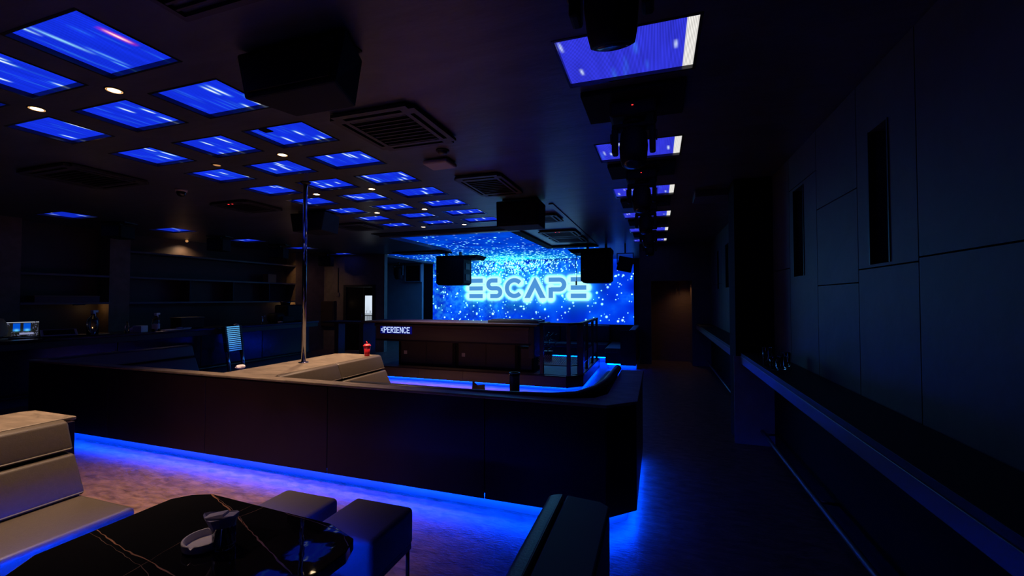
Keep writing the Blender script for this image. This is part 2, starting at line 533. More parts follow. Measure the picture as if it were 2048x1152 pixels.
# what the gap shows: a window with the pale sky and railings outside
W1 = struct('window_1', cells([-11.08, -9.06], [0.0, CZ], [(-9.98, -9.25, 0.45, 1.70)], 12.60, 12.66, 'y'), 'dark')
nu, nv = 60, 90
uu, vv = np.meshgrid(np.linspace(0, 1, nu + 1), np.linspace(0, 1, nv + 1))
pix = np.zeros((nv + 1, nu + 1, 3)) + np.array([0.72, 0.82, 0.95])
pix *= (0.82 + 0.25 * vnoise(uu.shape, 4, 5, 3))[..., None]
build = (vv < 0.52 + 0.06 * (vnoise(uu.shape, 14, 1, 5) > 0.55)) & (vv > 0.30)
pix[build] *= 0.55
bars = (vv < 0.46) & (((uu * 26) % 1 < 0.4) | (vv > 0.43))
pix[bars] *= 0.12
pix[vv < 0.24] = (0.10, 0.14, 0.2)
obj('light_stop_board', box(-10.0, -9.22, 12.67, 12.70, 0.43, 1.72), 'dark', W1)  # added backing, stops the view plane from lighting the recess behind
struct('wall_light_block', prism([(-8.03, 11.15), (-7.93, 11.15), (-9.02, 12.78), (-9.12, 12.78)], 0, CZ), 'dark')  # unseen wall added to keep the window glow out of the recess
picture('window_view', nu, nv, lambda u, v: (-9.98 + 0.73 * u, 12.662 + 0 * u, 0.45 + 1.25 * v), pix, 'daylight', W1)

# ------------------------------------------------------------------ stage screen and its ceiling part
def polydist(U, V, segs):
    d = np.full(U.shape, 9.0)
    for (ax, az, bx_, bz, r) in segs:
        vx, vz = bx_ - ax, bz - az
        t = np.clip(((U - ax) * vx + (V - az) * vz) / max(vx * vx + vz * vz, 1e-9), 0, 1)
        d = np.minimum(d, np.hypot(U - ax - t * vx, V - az - t * vz) - r)
    return d

SX0, SX1, SZ0, SZ1 = -8.30, -0.75, 0.60, 3.014
LZ0, LZ1, TH = 1.62, 2.34, 0.145
def arc(cx, cz, r, a0, a1, n=10):
    return [(cx + r * math.cos(math.radians(a0 + (a1 - a0) * i / n)), cz + r * math.sin(math.radians(a0 + (a1 - a0) * i / n))) for i in range(n + 1)]
h = TH / 2
strokes = []     # per letter: list of centre-line polylines (square ends)
for x0, x1 in ((-6.74, -6.20), (-2.87, -2.33)):
    strokes.append([[(x0, z), (x1, z)] for z in (LZ1 - h, (LZ0 + LZ1) / 2, LZ0 + h)])
S_top, S_mid, S_bot = LZ1 - h, (LZ0 + LZ1) / 2, LZ0 + h
rS = (S_top - S_mid) / 2
strokes.append([[(-5.61, S_top)] + arc(-5.83, (S_top + S_mid) / 2, rS, 90, 270) + arc(-5.64, (S_mid + S_bot) / 2, rS, 90, -90) + [(-5.89, S_bot)]])
rC = (LZ1 - LZ0) / 2 - h
strokes.append([arc(-4.95, S_mid, rC, 43, 317, 22)])
rP = (S_top - 1.92) / 2
strokes.append([[(-3.66, S_top)] + arc(-3.28, (S_top + 1.92) / 2, rP, 90, -90, 12) + [(-3.66 + h, 1.92)], [(-3.66 + h, 1.985), (-3.66 + h, LZ0)]])
A_poly = [(-4.56, LZ0), (-4.36, LZ0), (-4.17, 1.99), (-3.98, LZ0), (-3.78, LZ0), (-4.17, 2.37)]

segs = []
for st in strokes:
    for ln in st:
        for (a, b), (c, d) in zip(ln, ln[1:]):
            segs.append((a, b, c, d, h))
segs += [(-4.46, LZ0, -4.17, 2.2, 0.09), (-3.88, LZ0, -4.17, 2.2, 0.09)]

nu, nv = 760, 240
U, V = np.meshgrid(np.linspace(SX0, SX1, nu + 1), np.linspace(SZ0, SZ1, nv + 1))
n1 = vnoise(U.shape, 22, 7, 21); n2 = vnoise(U.shape, 60, 20, 22); n3 = vnoise(U.shape, 140, 44, 23)
px = np.zeros(U.shape + (3,))
px[..., 2] = 0.50 + 0.62 * n1
px[..., 1] = 0.018 + 0.085 * n1 * n1
burst = np.exp(-(((U + 5.0) / 1.75) ** 2 + ((V - 2.95) / 0.55) ** 2))
leftg = np.exp(-((U + 8.3) / 0.9) ** 2)
mist = np.clip(burst * 1.0 + leftg * 0.35 * n2 + 0.25 * np.clip(n1 - 0.55, 0, 1) + np.exp(-(((U + 6.2) / 1.6) ** 2 + ((V - 1.9) / 0.9) ** 2)) * 0.35, 0, 1)
cl = np.clip((n2 * 0.55 + n3 * 0.6) - 0.30, 0, 1) * mist
px[..., 1] += 0.85 * cl
px[..., 0] += 0.06 * cl
px[..., 2] += 0.40 * cl
def stars(px, U, V, pts, rad, colr, bright):
    du = (U[0, -1] - U[0, 0]) / (U.shape[1] - 1); dv = (V[-1, 0] - V[0, 0]) / (V.shape[0] - 1)
    for (x, z), r, c, b in zip(pts, rad, colr, bright):
        ru, rv = r * 2.6, r * 2.6
        i0 = max(int((x - ru - U[0, 0]) / du), 0); i1 = min(int((x + ru - U[0, 0]) / du) + 2, U.shape[1])
        j0 = max(int((z - rv - V[0, 0]) / dv), 0); j1 = min(int((z + rv - V[0, 0]) / dv) + 2, U.shape[0])
        if i1 <= i0 or j1 <= j0:
            continue
        u = U[j0:j1, i0:i1]; v = V[j0:j1, i0:i1]
        d = np.hypot(u - x, v - z) / r
        core = np.clip(1.5 - d, 0, 1)[..., None] * b
        halo = (np.exp(-d * d * 0.6) * 0.45 * b)[..., None]
        sub = px[j0:j1, i0:i1]
        sub += halo * np.array([0.05, 0.5, 0.9])
        sub[:] = sub * (1 - core) + core * np.array(c) * 1.15
def pick(n, r):
    cs = [(1, 1, 1), (1, 0.86, 0.82), (0.62, 0.95, 1.0), (0.75, 0.9, 1.0)]
    return [cs[i] for i in r.choice(4, n, p=[0.46, 0.14, 0.22, 0.18])]
r2 = np.random.default_rng(5)
N = 330
pts = np.stack([r2.uniform(SX0, SX1, N), r2.uniform(SZ0, SZ1 - 0.3, N)], 1)
stars(px, U, V, pts, r2.uniform(0.008, 0.026, N) * r2.choice([0.8, 1, 1.3], N), pick(N, r2), r2.uniform(0.45, 1, N))
N = 620
pts = np.stack([r2.normal(-5.0, 1.15, N), SZ1 - np.abs(r2.normal(0, 0.36, N))], 1)
stars(px, U, V, pts, r2.uniform(0.008, 0.022, N), pick(N, r2), r2.uniform(0.5, 1, N))
dl = polydist(U, V, segs)
gl = np.exp(-np.clip(dl, 0, 9) / 0.050) ; gl2 = np.exp(-np.clip(dl, 0, 9) / 0.16)
gw = np.clip(1.5 * np.exp(-(np.clip(dl, 0, 9) / 0.085) ** 2), 0, 1)[..., None]
px = px + (gl2 * 0.75)[..., None] * np.array([0.02, 0.62, 0.62])
px = px * (1 - gw) + gw * np.array([0.55, 1.0, 1.0])
def hot(p, keep=None):
    """the sparks and the halo are driven far brighter than the blue ground"""
    lum = np.clip((p[..., 1] - 0.35) / 0.6, 0, 1)[..., None]
    if keep is not None:
        lum = lum * keep[..., None]
    return p * (1 + lum * np.array([0.0, 3.6, 4.6]))
px = hot(px, np.clip((dl - 0.05) / 0.10, 0, 1))
stage = thing('stage_screen', 'large blue video wall with white sparks spelling a glowing six-letter name', 'screen', (0, 0, 0))
picture('display', nu, nv, lambda u, v: (SX0 + (SX1 - SX0) * u, YB + 0 * u, SZ0 + (SZ1 - SZ0) * v), px, 'screen', stage)
obj('cabinet', box(SX0, SX1, YB + 0.004, YB + 0.10, SZ0, SZ1), 'dark', stage)

def stroke_mesh(bm, ln, w, y0, y1):
    n = len(ln)
    L, R = [], []
    for i, (x, z) in enumerate(ln):
        a = Vector(ln[max(i - 1, 0)]); b = Vector(ln[min(i + 1, n - 1)])
        t = (b - a).normalized(); nrm = Vector((-t.y, t.x))
        L.append((x + nrm.x * w, z + nrm.y * w)); R.append((x - nrm.x * w, z - nrm.y * w))
    poly_extrude(bm, L, R, y0, y1)
def poly_extrude(bm, L, R, y0, y1):
    f = lambda p, y: bm.verts.new((p[0], y, p[1]))
    LF, RF = [f(p, y0) for p in L], [f(p, y0) for p in R]
    LB, RB = [f(p, y1) for p in L], [f(p, y1) for p in R]
    for i in range(len(L) - 1):
        bm.faces.new((LF[i], LF[i + 1], RF[i + 1], RF[i]))
        bm.faces.new((LF[i], LB[i], LB[i + 1], LF[i + 1]))
        bm.faces.new((RF[i], RF[i + 1], RB[i + 1], RB[i]))
    for k in (0, -1):
        bm.faces.new((LF[k], RF[k], RB[k], LB[k]))
YF = YB - 0.012
for st in strokes:
    bm = bmesh.new()
    for ln in st:
        stroke_mesh(bm, ln, h * 1.06, YF, YB - 0.002)
    obj('letter', bm, 'letter', stage)
bm = bmesh.new()
poly_extrude(bm, [A_poly[0], A_poly[5]], [A_poly[1], A_poly[2]], YF, YB - 0.002)
poly_extrude(bm, [A_poly[2], A_poly[3]], [A_poly[5], A_poly[4]], YF, YB - 0.002)
obj('letter', bm, 'letter', stage)

# ceiling part of the picture
def ceil_pixels(x0, x1, y0, y1, nu, nv, seed):
    U, V = np.meshgrid(np.linspace(x0, x1, nu + 1), np.linspace(y0, y1, nv + 1))
    n1 = vnoise(U.shape, 10, 8, seed); n3 = vnoise(U.shape, 70, 60, seed + 1)
    p = np.zeros(U.shape + (3,))
    p[..., 2] = 0.50 + 0.30 * n1
    p[..., 1] = 0.022 + 0.06 * n1
    b = np.exp(-(((U + 5.0) / 1.9) ** 2 + ((V - YB) / 1.9) ** 2))
    p[..., 1] += b * (0.25 + 0.35 * n3); p[..., 2] += b * 0.3
    r = np.random.default_rng(seed + 2)
    n = int(15 * (x1 - x0) * (y1 - y0))
    pts = np.stack([r.uniform(x0, x1, n), r.uniform(y0, y1, n)], 1)
    stars(p, U, V, pts, r.uniform(0.010, 0.028, n), pick(n, r), r.uniform(0.3, 0.95, n))
    if y1 > 12:
        n = 800
        pts = np.stack([r.normal(-5.0, 1.4, n), YB - np.abs(r.normal(0, 1.3, n)) ** 1.15], 1)
        stars(p, U, V, pts, r.uniform(0.012, 0.030, n), pick(n, r), r.uniform(0.5, 1, n))
    return hot(p)
sky = thing('ceiling_screen', 'blue starry video ceiling continuing the stage picture over its opening', 'screen', (0, 0, 0))
for k, (x0, x1, y0, y1) in enumerate(LEDC):
    nu, nv = int((x1 - x0) * 70), int((y1 - y0) * 70)
    picture('display', nu, nv, lambda u, v: (x0 + (x1 - x0) * u, y0 + (y1 - y0) * v, CZ + 0.075 + 0 * u), ceil_pixels(x0, x1, y0, y1, nu, nv, 50 + k), 'screen', sky)

# ------------------------------------------------------------------ ceiling screens in their recesses
def streaks(nu, nv, lx, ly, seed, kind):
    r = np.random.default_rng(seed)
    U, V = np.meshgrid(np.linspace(0, lx, nu + 1), np.linspace(0, ly, nv + 1))
    base = np.array([0.006, 0.028, 0.74]) if kind != 'right' else np.array([0.030, 0.036, 0.68])
    p = np.zeros(U.shape + (3,)) + base
    n = vnoise(U.shape, 18, 3, seed + 400)
    p *= (0.86 + 0.28 * n)[..., None]
    def add(x, y0, ln, w, white, col):
        t = (V - y0) / ln
        prof = np.clip(1 - np.abs(t * 2 - 1) ** 1.5, 0, 1)
        prof = np.where((t < 0) | (t > 1), 0, prof) * np.exp(-((U - x - 0.04 * (V - y0)) / w) ** 2)
        p[:] = p * (1 - prof[..., None] * white) + (prof * white)[..., None] * np.array(col)
    for _ in range(r.integers(7, 12)):                                   # faint
        add(r.uniform(0, lx), r.uniform(-0.05, ly * 0.8), r.uniform(0.12, 0.35), r.uniform(0.006, 0.014), r.uniform(0.08, 0.32), (0.05, 0.34, 1.0))
    if kind == 'near':
        add(0.15, 0.0, 0.30, 0.013, 0.85, (0.35, 0.85, 1.1)); add(0.10, -0.06, 0.16, 0.010, 0.9, (0.5, 0.9, 1.1))
        add(0.20, 0.22, 0.22, 0.010, 0.55, (0.2, 0.6, 1.0)); add(0.17, 0.36, 0.10, 0.007, 0.6, (0.2, 0.7, 1.0))
        add(0.475, 0.13, 0.19, 0.016, 1.0, (0.9, 0.02, 0.30)); add(0.475, 0.155, 0.14, 0.009, 1.0, (1.5, 0.9, 0.9))
    elif kind == 'right':
        for x in (0.20, 0.33, 0.10, 0.60, 0.03):
            y = r.uniform(0.03, ly - 0.15)
            add(x + r.uniform(-0.02, 0.02), y, r.uniform(0.09, 0.16), 0.008, r.uniform(0.5, 1), (0.75, 0.88, 1.1))
        w = U > lx - 0.055
        p[w] = (0.78, 0.76, 0.72)
    else:
        for _ in range(r.integers(3, 6)):
            x, y, l = r.uniform(0.04, lx - 0.04), r.uniform(0, ly - 0.06), r.uniform(0.09, 0.17)
            add(x, y, l * 1.25, 0.014, 0.8, (0.10, 0.55, 1.0))
            add(x, y + 0.02, l, 0.008, 1.0, (1.2, 1.2, 1.25))
    return p * 0.7 if kind == 'bar' else p

def recess(x0, x1, y0, y1, label, group, kind, seed, nu=84, nv=60):
    lx, ly = x1 - x0, y1 - y0
    t = thing('ceiling_led_panel', label, 'screen', (x0, y0, CZ), 0, group)
    e = 0.0
    dz = 0.018 if kind == 'right' else 0.026
    picture('display', nu, nv, lambda u, v: (0.002 + (lx - 0.004) * u, 0.002 + (ly - 0.004) * v, dz + 0 * u), streaks(nu, nv, lx, ly, seed, kind), 'led2' if kind == 'right' else 'led', t)
    b = 0.012
    for q in ((0.0005, lx - 0.0005, -b, 0.003, -0.003, dz), (0.0005, lx - 0.0005, ly - 0.003, ly + b, -0.003, dz), (-b, 0.003, -b, ly + b, -0.003, dz), (lx - 0.003, lx + b, -b, ly + b, -0.003, dz)):
        obj('frame_edge', box(*q), 'lip', t)
    obj('back_tray', box(0.001, lx - 0.001, 0.001, ly - 0.001, dz + 0.006, 0.11), 'dark', t)
    return t
ORD = ['first', 'second', 'third', 'fourth', 'fifth', 'sixth', 'seventh', 'eighth', 'ninth']
CN = ['right-hand', 'middle', 'left-hand']
for c, (x0, x1) in enumerate(GRID_X):
    for k, (y0, y1) in enumerate(GRID_Y):
        lab = 'blue streaked ceiling screen, %s column of the grid, %s row from the camera' % (CN[c], ORD[k])
        if c == 0 and k == 0:
            lab = 'nearest and largest blue ceiling screen of the grid, with a red streak'
        far = k > 3
        t = recess(x0, x1, y0, y1, lab, 'grid of recessed ceiling screens', 'near' if c == 0 and k == 0 else 'far', 100 + 10 * k + c, 50 if far else 84, 36 if far else 60)
        if c == 0 and k == 2:
            t['label'] = 'blue ceiling screen with one dead black module, right-hand column, third row'
            obj('dead_module', box(0.10, 0.18, 0.05, 0.12, 0.018, 0.024), 'joint', t)
for k, (y0, y1) in enumerate(RIGHT_Y):
    recess(RIGHT_X[0], RIGHT_X[1], y0, y1, 'blue ceiling screen with a white edge between the moving heads, %s from the camera' % ORD[k], 'row of screens over the walkway', 'right', 300 + k, 110 if k < 2 else 60, 70 if k < 2 else 40)
for k, (y0, y1) in enumerate(BAR_Y):
    recess(BAR_X[0], BAR_X[1], y0, y1, 'thin-looking blue ceiling screen above the bar counter, %s from the left' % ORD[k], 'row of screens over the bar', 'bar', 340 + k, 50, 36)

# ------------------------------------------------------------------ warm ceiling spots
def spot(x, y, label, on=1.0, z=CZ, group='warm ceiling spots', ball=False):
    t = thing('ceiling_spotlight', label, 'light', (x, y, z), 0, group)
    obj('trim_ring', lathe([(0.034, -0.004), (0.050, -0.004), (0.052, 0.0), (0.034, 0.0)], 24), 'dark', t)
    obj('bulb', lathe([(0.0, -0.003), (0.034, -0.003), (0.034, 0.0), (0.0, 0.0)] if not ball else [(0, -0.06), (0.022, -0.05), (0.03, -0.03), (0.022, -0.01), (0, 0)], 20), 'bulb' if on > 0.2 else 'dimbulb', t)
    obj('reflector', lathe([(0.034, -0.0035), (0.043, -0.0045), (0.043, -0.004), (0.034, -0.003)], 24), 'reflector' if on > 0.2 else 'dark', t)
    if on > 0.05:
        lamp('spot_beam', 'SPOT', (0, 0, -0.07 if ball else -0.02), SPOT_W * on, WARM, t, spot_size=math.radians(150 if ball else 84), spot_blend=1.0, shadow_soft_size=0.035)
for k, y in enumerate((1.77, 3.08, 4.40, 5.66, 7.06)):
    w = ['nearest', 'second', 'third', 'fourth', 'farthest']
    spot(-3.30, y, 'warm ceiling spot between the screens, right-hand row, %s from the camera' % w[k])
    if k == 1:
        spot(-4.18, 3.11, 'dim orange ceiling spot turned away, left-hand row of spots, second from camera', 0.04)
    else:
        spot(-4.14, y, 'warm ceiling spot between the screens, left-hand row, %s from the camera' % w[k])
spot(-10.18, 6.90, 'small warm spot under the ceiling over the bar shelves', 0.10, group='bar spots', ball=True)
t = thing('added_spotlight', 'added black spotlight on the ceiling turned towards the plaster pier', 'light', (-9.70, 9.00, CZ), 0, 'bar spots')  # lamp added to put warm light on the pier
obj('stem', tube((0, 0, -0.06), (0, 0, 0), 0.012, n=8), 'rail', t)
rt = Matrix.Translation((0, 0, -0.10)) @ Matrix.Rotation(0.92, 4, 'X')
obj('housing', turn(lathe([(0, 0.07), (0.035, 0.07), (0.04, -0.07), (0.034, -0.07), (0.03, -0.05), (0, -0.05)], 20), rt), 'rail', t)
obj('bulb', turn(lathe([(0, -0.052), (0.028, -0.052), (0.028, -0.05), (0, -0.05)], 16), rt), 'bulb', t)
lamp('spot_beam', 'SPOT', (0, 0.06, -0.15), 14.0, (1.0, 0.62, 0.32), t, rot=(0.92, 0, 0), spot_size=math.radians(80), spot_blend=1.0, shadow_soft_size=0.03)

# ------------------------------------------------------------------ ceiling fittings
def cassette(x0, x1, y0, y1, label, m='dark', dots=False):
    lx, ly = x1 - x0, y1 - y0
    t = thing('air_conditioner', label, 'air conditioner', (x0, y0, CZ), 0, 'ceiling air conditioners')
    hs = [(lx * 0.16, lx * 0.84, ly * 0.16, ly * 0.84)]
    hs += [(lx * 0.16, lx * 0.84, ly * 0.06, ly * 0.11), (lx * 0.16, lx * 0.84, ly * 0.89, ly * 0.94), (lx * 0.06, lx * 0.11, ly * 0.16, ly * 0.84), (lx * 0.89, lx * 0.94, ly * 0.16, ly * 0.84)]
    bm = cells([0, lx], [0, ly], hs, -0.035, -0.012, 'z')
    # round the corners
    for v in bm.verts:
        if (v.co.x < 1e-4 or v.co.x > lx - 1e-4) and (v.co.y < 1e-4 or v.co.y > ly - 1e-4):
            v.co.x += 0.045 if v.co.x < 0.1 else -0.045
            v.co.y += 0.045 if v.co.y < 0.1 else -0.045
    obj('panel', bm, 'accover', t)
    obj('inner_tray', box(0.03, lx - 0.03, 0.03, ly - 0.03, -0.012, 0.0), 'joint', t)
    bm = bmesh.new()
    for i in range(9):
        yy = ly * 0.18 + (ly * 0.64) * i / 8
        bx(bm, lx * 0.17, lx * 0.83, yy - 0.008, yy + 0.004, -0.034, -0.022)
    obj('grille', bm, 'acgrille', t)
    if dots:
        for q in (0.46, 0.56):
            obj('indicator', box(lx * q, lx * (q + 0.02), 0.05, 0.065, -0.04, -0.035), 'reddot', t)
    return t
cassette(-2.28, -1.57, 2.50, 3.24, 'dark square cassette air conditioner with rounded corners beside the nearest hung speaker')
cassette(-2.12, -1.57, 4.22, 5.12, 'dark slatted ceiling unit with one blue-lit slat, beyond the white box')
cassette(-2.15, -1.50, 6.55, 7.20, 'ceiling cassette half hidden behind the second hung speaker')
cassette(-2.25, -1.50, 8.22, 9.00, 'ceiling cassette with two red lights near the stage screen', dots=True)
cassette(-2.25, -1.50, 9.10, 9.90, 'ceiling cassette at the end of the dropped ceiling, nearest the stage')
cassette(-6.35, -5.45, 2.55, 3.30, 'dark ceiling cassette on the left, nearest the bar side')
cassette(-5.95, -5.25, 4.30, 4.95, 'left ceiling cassette showing a red light, beyond the dome camera', dots=True)
cassette(-5.60, -4.90, 6.25, 6.95, 'left ceiling cassette beyond the pole, next to the grid of screens')
t = thing('ceiling_vent', 'dark slatted vent at the top edge of the picture, left of the hung speaker', 'vent', (-2.12, 0.98, CZ))
obj('frame', cells([0, 0.50], [0, 0.44], [(0.03, 0.47, 0.03, 0.41)], -0.02, 0, 'z'), 'accover', t)
for i in range(8):
    obj('slat', box(0.03, 0.47, 0.05 + i * 0.045, 0.062 + i * 0.045, -0.016, -0.002), 'acgrille', t)

t = thing('access_point', 'small pale square box on the ceiling between screens and slatted unit', 'router', (-2.14, 3.62, CZ))
obj('body', box(0.0, 0.27, 0.0, 0.22, -0.05, -0.004, 0.02, 3), 'offwhite', t)
obj('bracket', box(0.03, 0.24, 0.03, 0.19, -0.004, 0), 'dark', t)
t = thing('smoke_detector', 'round dark smoke detector on the ceiling next to the pale box', 'detector', (-1.83, 3.45, CZ))
obj('base', lathe([(0, 0), (0.06, 0), (0.06, -0.012), (0, -0.012)], 20), 'accover', t)
obj('dome', lathe([(0.045, -0.012), (0.04, -0.03), (0.02, -0.038), (0, -0.038)], 20), 'accover', t)
t = thing('dome_camera', 'small dome security camera on the ceiling above the bar side', 'camera', (-5.53, 3.67, CZ))
obj('base', lathe([(0, 0), (0.065, 0), (0.06, -0.03), (0, -0.03)], 20), 'offwhite', t)
obj('dome', lathe([(0.05, -0.03), (0.048, -0.055), (0.033, -0.08), (0, -0.092)], 20), 'gloss', t)

def hung_speaker(x, y, z0, lx, ly, lz, label, tilt=0.0, taper=0.10, badge=False, plate=True, rotz=0.0):
    """cabinet hung under the ceiling; x, y its centre, z0 its underside"""
    t = thing('hanging_speaker', label, 'speaker', (x, y, z0), rotz, 'speakers hung from the ceiling')
    T = taper
    bm = prism([(-lx / 2, -ly / 2), (lx / 2, -ly / 2), (lx / 2 - T * 0.3, ly / 2), (-lx / 2 + T * 0.3, ly / 2)], 0, lz, 0.012)
    for v in bm.verts:                     # narrower at the bottom
        f = 1 - T * 0.5 * (1 - v.co.z / lz)
        v.co.x *= f
    bm = turn(bm, Matrix.Rotation(tilt, 4, 'X'))
    obj('cabinet', bm, 'black', t)
    g = box(-lx / 2 * 0.9, lx / 2 * 0.9, -ly / 2 - 0.012, -ly / 2 - 0.001, 0.03, lz - 0.03, 0.004)
    for v in g.verts:
        v.co.x *= 1 - T * 0.5 * (1 - v.co.z / lz)
    obj('grille', turn(g, Matrix.Rotation(tilt, 4, 'X')), 'spkgrille', t)
    top = CZ - z0
    for s in (-1, 1):
        obj('bracket', box(s * lx * 0.3 - 0.02, s * lx * 0.3 + 0.02, -0.03, 0.03, lz * 0.9, top), 'rail', t)
    if plate:
        obj('mount_plate', box(-lx * 0.4, lx * 0.4, -ly * 0.3, ly * 0.3, top - 0.01, top), 'rail', t)
    return t
hung_speaker(-1.79, 1.83, 2.665, 0.72, 0.27, 0.255, 'large black speaker hanging nearest the camera, beside the square air conditioner', 0, 0.36)
hung_speaker(-1.76, 5.62, 2.57, 0.60, 0.42, 0.34, 'black speaker hanging in front of the stage ceiling, second along its row', 0, 0.05)
hung_speaker(-5.00, 5.35, 2.62, 0.66, 0.45, 0.28, 'black tapered speaker hanging behind the chrome pole', 0, 0.35)
def stage_speaker(x0, x1, y, z0, z1, label, plate):
    t = thing('stage_speaker', label, 'speaker', ((x0 + x1) / 2, y, z0), 0, 'speakers in front of the stage screen')
    w, hh = (x1 - x0), z1 - z0
    bm = profile([(-w / 2, hh), (-w / 2, 0.06), (-w / 2 + 0.07, 0.0), (w / 2 - 0.07, 0.0), (w / 2, 0.06), (w / 2, hh)], 0, 0.55, 'y', 0.012)
    obj('cabinet', bm, 'black', t)
    obj('grille', box(-w / 2 + 0.03, w / 2 - 0.03, -0.014, -0.002, 0.05, hh - 0.03, 0.004), 'spkgrille', t)
    for zz in (hh * 0.3, hh * 0.72):
        obj('side_handle', box(w / 2 + 0.001, w / 2 + 0.015, 0.12, 0.40, zz - 0.09, zz + 0.09, 0.006), 'dark', t)
    obj('badge', box(-w / 2 + 0.05, -w / 2 + 0.085, -0.02, -0.014, hh * 0.42, hh * 0.46), 'offwhite', t)
    obj('hanger', boxes((-0.25, -0.2, 0.2, 0.3, hh, CZ - z0), (0.2, 0.25, 0.2, 0.3, hh, CZ - z0)), 'rail', t)
    a, b = plate
    obj('mount_plate', profile([(a, hh + 0.10), (b, hh + 0.10), (b - 0.08 if b > 0.5 else b, hh), (a + 0.12 if a < -0.5 else a, hh)], 0.0, 0.7, 'y'), 'joint', t)
    return t
stage_speaker(-6.03, -5.16, 11.0, 1.98, 2.72, 'black speaker hanging in front of the left end of the stage screen', (-0.43, 0.85))
stage_speaker(-1.78, -1.05, 10.5, 1.98, 2.72, 'black speaker hanging over the last letter of the stage screen', (-0.70, 0.36))
t = thing('hanging_cable', 'thin black cable dangling left of the right stage speaker', 'cable', (-1.90, 10.57, 2.03))
bm = bmesh.new()
for i in range(8):
    add_tube(bm, (0.01 * math.sin(i), 0, 0.09 * i), (0.01 * math.sin(i + 1), 0, 0.09 * (i + 1)), 0.007, n=6)
obj('cord', bm, 'dark', t)
obj('plug', box(-0.018, 0.018, -0.018, 0.018, -0.10, 0.0, 0.006), 'dark', t)

def small_speaker(x, y, z0, s, hh, label):
    t = thing('bar_speaker', label, 'speaker', (x, y, z0), 0.35, 'small speakers over the bar')
    obj('cabinet', prism([(-s / 2, -s / 2), (s / 2, -s / 2), (s / 2 * 0.8, s / 2), (-s / 2 * 0.8, s / 2)], 0, hh, 0.015), 'black', t)
    obj('grille', box(-s * 0.44, s * 0.44, -s / 2 - 0.01, -s / 2 - 0.001, 0.02, hh - 0.02, 0.004), 'spkgrille', t)
    obj('bracket', boxes((-0.03, 0.03, -0.03, 0.03, hh, CZ - z0), (-s * 0.6, s * 0.6, -s * 0.4, s * 0.4, CZ - z0 - 0.02, CZ - z0)), 'dark', t)
small_speaker(-9.0, 4.95, 2.66, 0.34, 0.22, 'small black speaker under the ceiling over the bar, leftmost of four')
small_speaker(-8.95, 6.75, 2.62, 0.34, 0.26, 'small black speaker under the ceiling over the bar, second from left')
small_speaker(-8.95, 8.30, 2.60, 0.36, 0.26, 'small black speaker over the bar, third from left, near the pole')
small_speaker(-9.2, 10.2, 2.55, 0.36, 0.28, 'small black speaker over the bar end, farthest of four')

# ---- moving heads over the walkway
def moving_head(k):
    y = 1.50 if k == 0 else 1.40 + 1.59 * k
    t = thing('moving_head_light', 'black moving head light hung over the walkway, %s from the camera' % ORD[k], 'stage light', (-0.145, y, CZ), 0, 'row of moving head lights')
    lx, ly = 0.64, 0.46
    obj('ceiling_plate', box(-lx / 2, lx / 2, -0.23, 0.23, -0.035, 0, 0.004), 'joint', t)
    b = obj('base', box(-0.15, 0.15, -0.12, 0.12, -0.14, -0.035, 0.02), 'black', t)
    obj('indicator', lathe([(0, -0.004), (0.006, -0.004), (0.006, 0), (0, 0)], 10, (0.0, -0.121, -0.08)), 'reddot', b)
    bm = bmesh.new()
    add_tube(bm, (0, 0, -0.14), (0, 0, -0.165), 0.07, n=20)
    bx(bm, -0.14, 0.14, -0.05, 0.05, -0.20, -0.165, 0.012)
    for s in (-1, 1):
        bx(bm, s * 0.122 - 0.02, s * 0.122 + 0.02, -0.045, 0.045, -0.36, -0.19, 0.012)
    obj('yoke', bm, 'black', t)
    for s in (-1, 1):
        obj('knob', tube((s * 0.143, 0, -0.25), (s * 0.152, 0, -0.25), 0.035, n=16), 'headcap', t)
    tilt = Matrix.Translation((0, 0, -0.30)) @ Matrix.Rotation(-0.25 if k else 0.35, 4, 'X')
    hd = obj('head', turn(lathe([(0, 0.13), (0.06, 0.125), (0.088, 0.07), (0.094, -0.02), (0.088, -0.10), (0.078, -0.145), (0.066, -0.15), (0.0, -0.15)], 28), tilt), 'black', t)
    obj('lens', turn(lathe([(0, -0.158), (0.04, -0.156), (0.064, -0.151), (0.064, -0.15), (0, -0.15)], 24), tilt), 'gloss', hd)
for k in range(6):
    moving_head(k)

# ---- lamps beside the stage screen
t = thing('wash_light', 'black wash light tilted on its yoke at the right end of the stage screen', 'stage light', (-0.74, 10.8, 2.45), 0)
obj('housing', turn(box(-0.17, 0.17, -0.10, 0.18, -0.19, 0.16, 0.02), Matrix.Rotation(0.22, 4, 'Y')), 'black', t)
obj('lens_plate', turn(box(-0.14, 0.14, -0.115, -0.10, -0.16, 0.13, 0.006), Matrix.Rotation(0.22, 4, 'Y')), 'gloss', t)
bm = boxes((-0.20, -0.18, -0.02, 0.02, -0.02, 0.25), (0.18, 0.20, -0.02, 0.02, -0.02, 0.25), (-0.20, 0.20, -0.02, 0.02, 0.24, 0.26))
add_tube(bm, (0, 0, 0.26), (0, 0, 0.49), 0.02, n=10)
obj('yoke', bm, 'rail', t)
t = thing('wall_monitor', 'dark framed screen on the blue-lit recess wall', 'screen', (-8.75, 14.47, 2.23))
obj('frame', cells([-0.5, 0.22], [0, 0.68], [(-0.46, 0.18, 0.04, 0.64)], -0.10, 0.03, 'y'), 'steelblue', t)
obj('panel', box(-0.46, 0.18, -0.06, -0.02, 0.04, 0.64), 'gloss', t)
t = thing('side_light', 'black hung light in front of the framed screen on the recess wall', 'stage light', (-9.0, 13.6, 2.30))
obj('head', lathe([(0, 0), (0.10, 0.0), (0.14, 0.06), (0.15, 0.38), (0.10, 0.46), (0, 0.46)], 20), 'black', t)
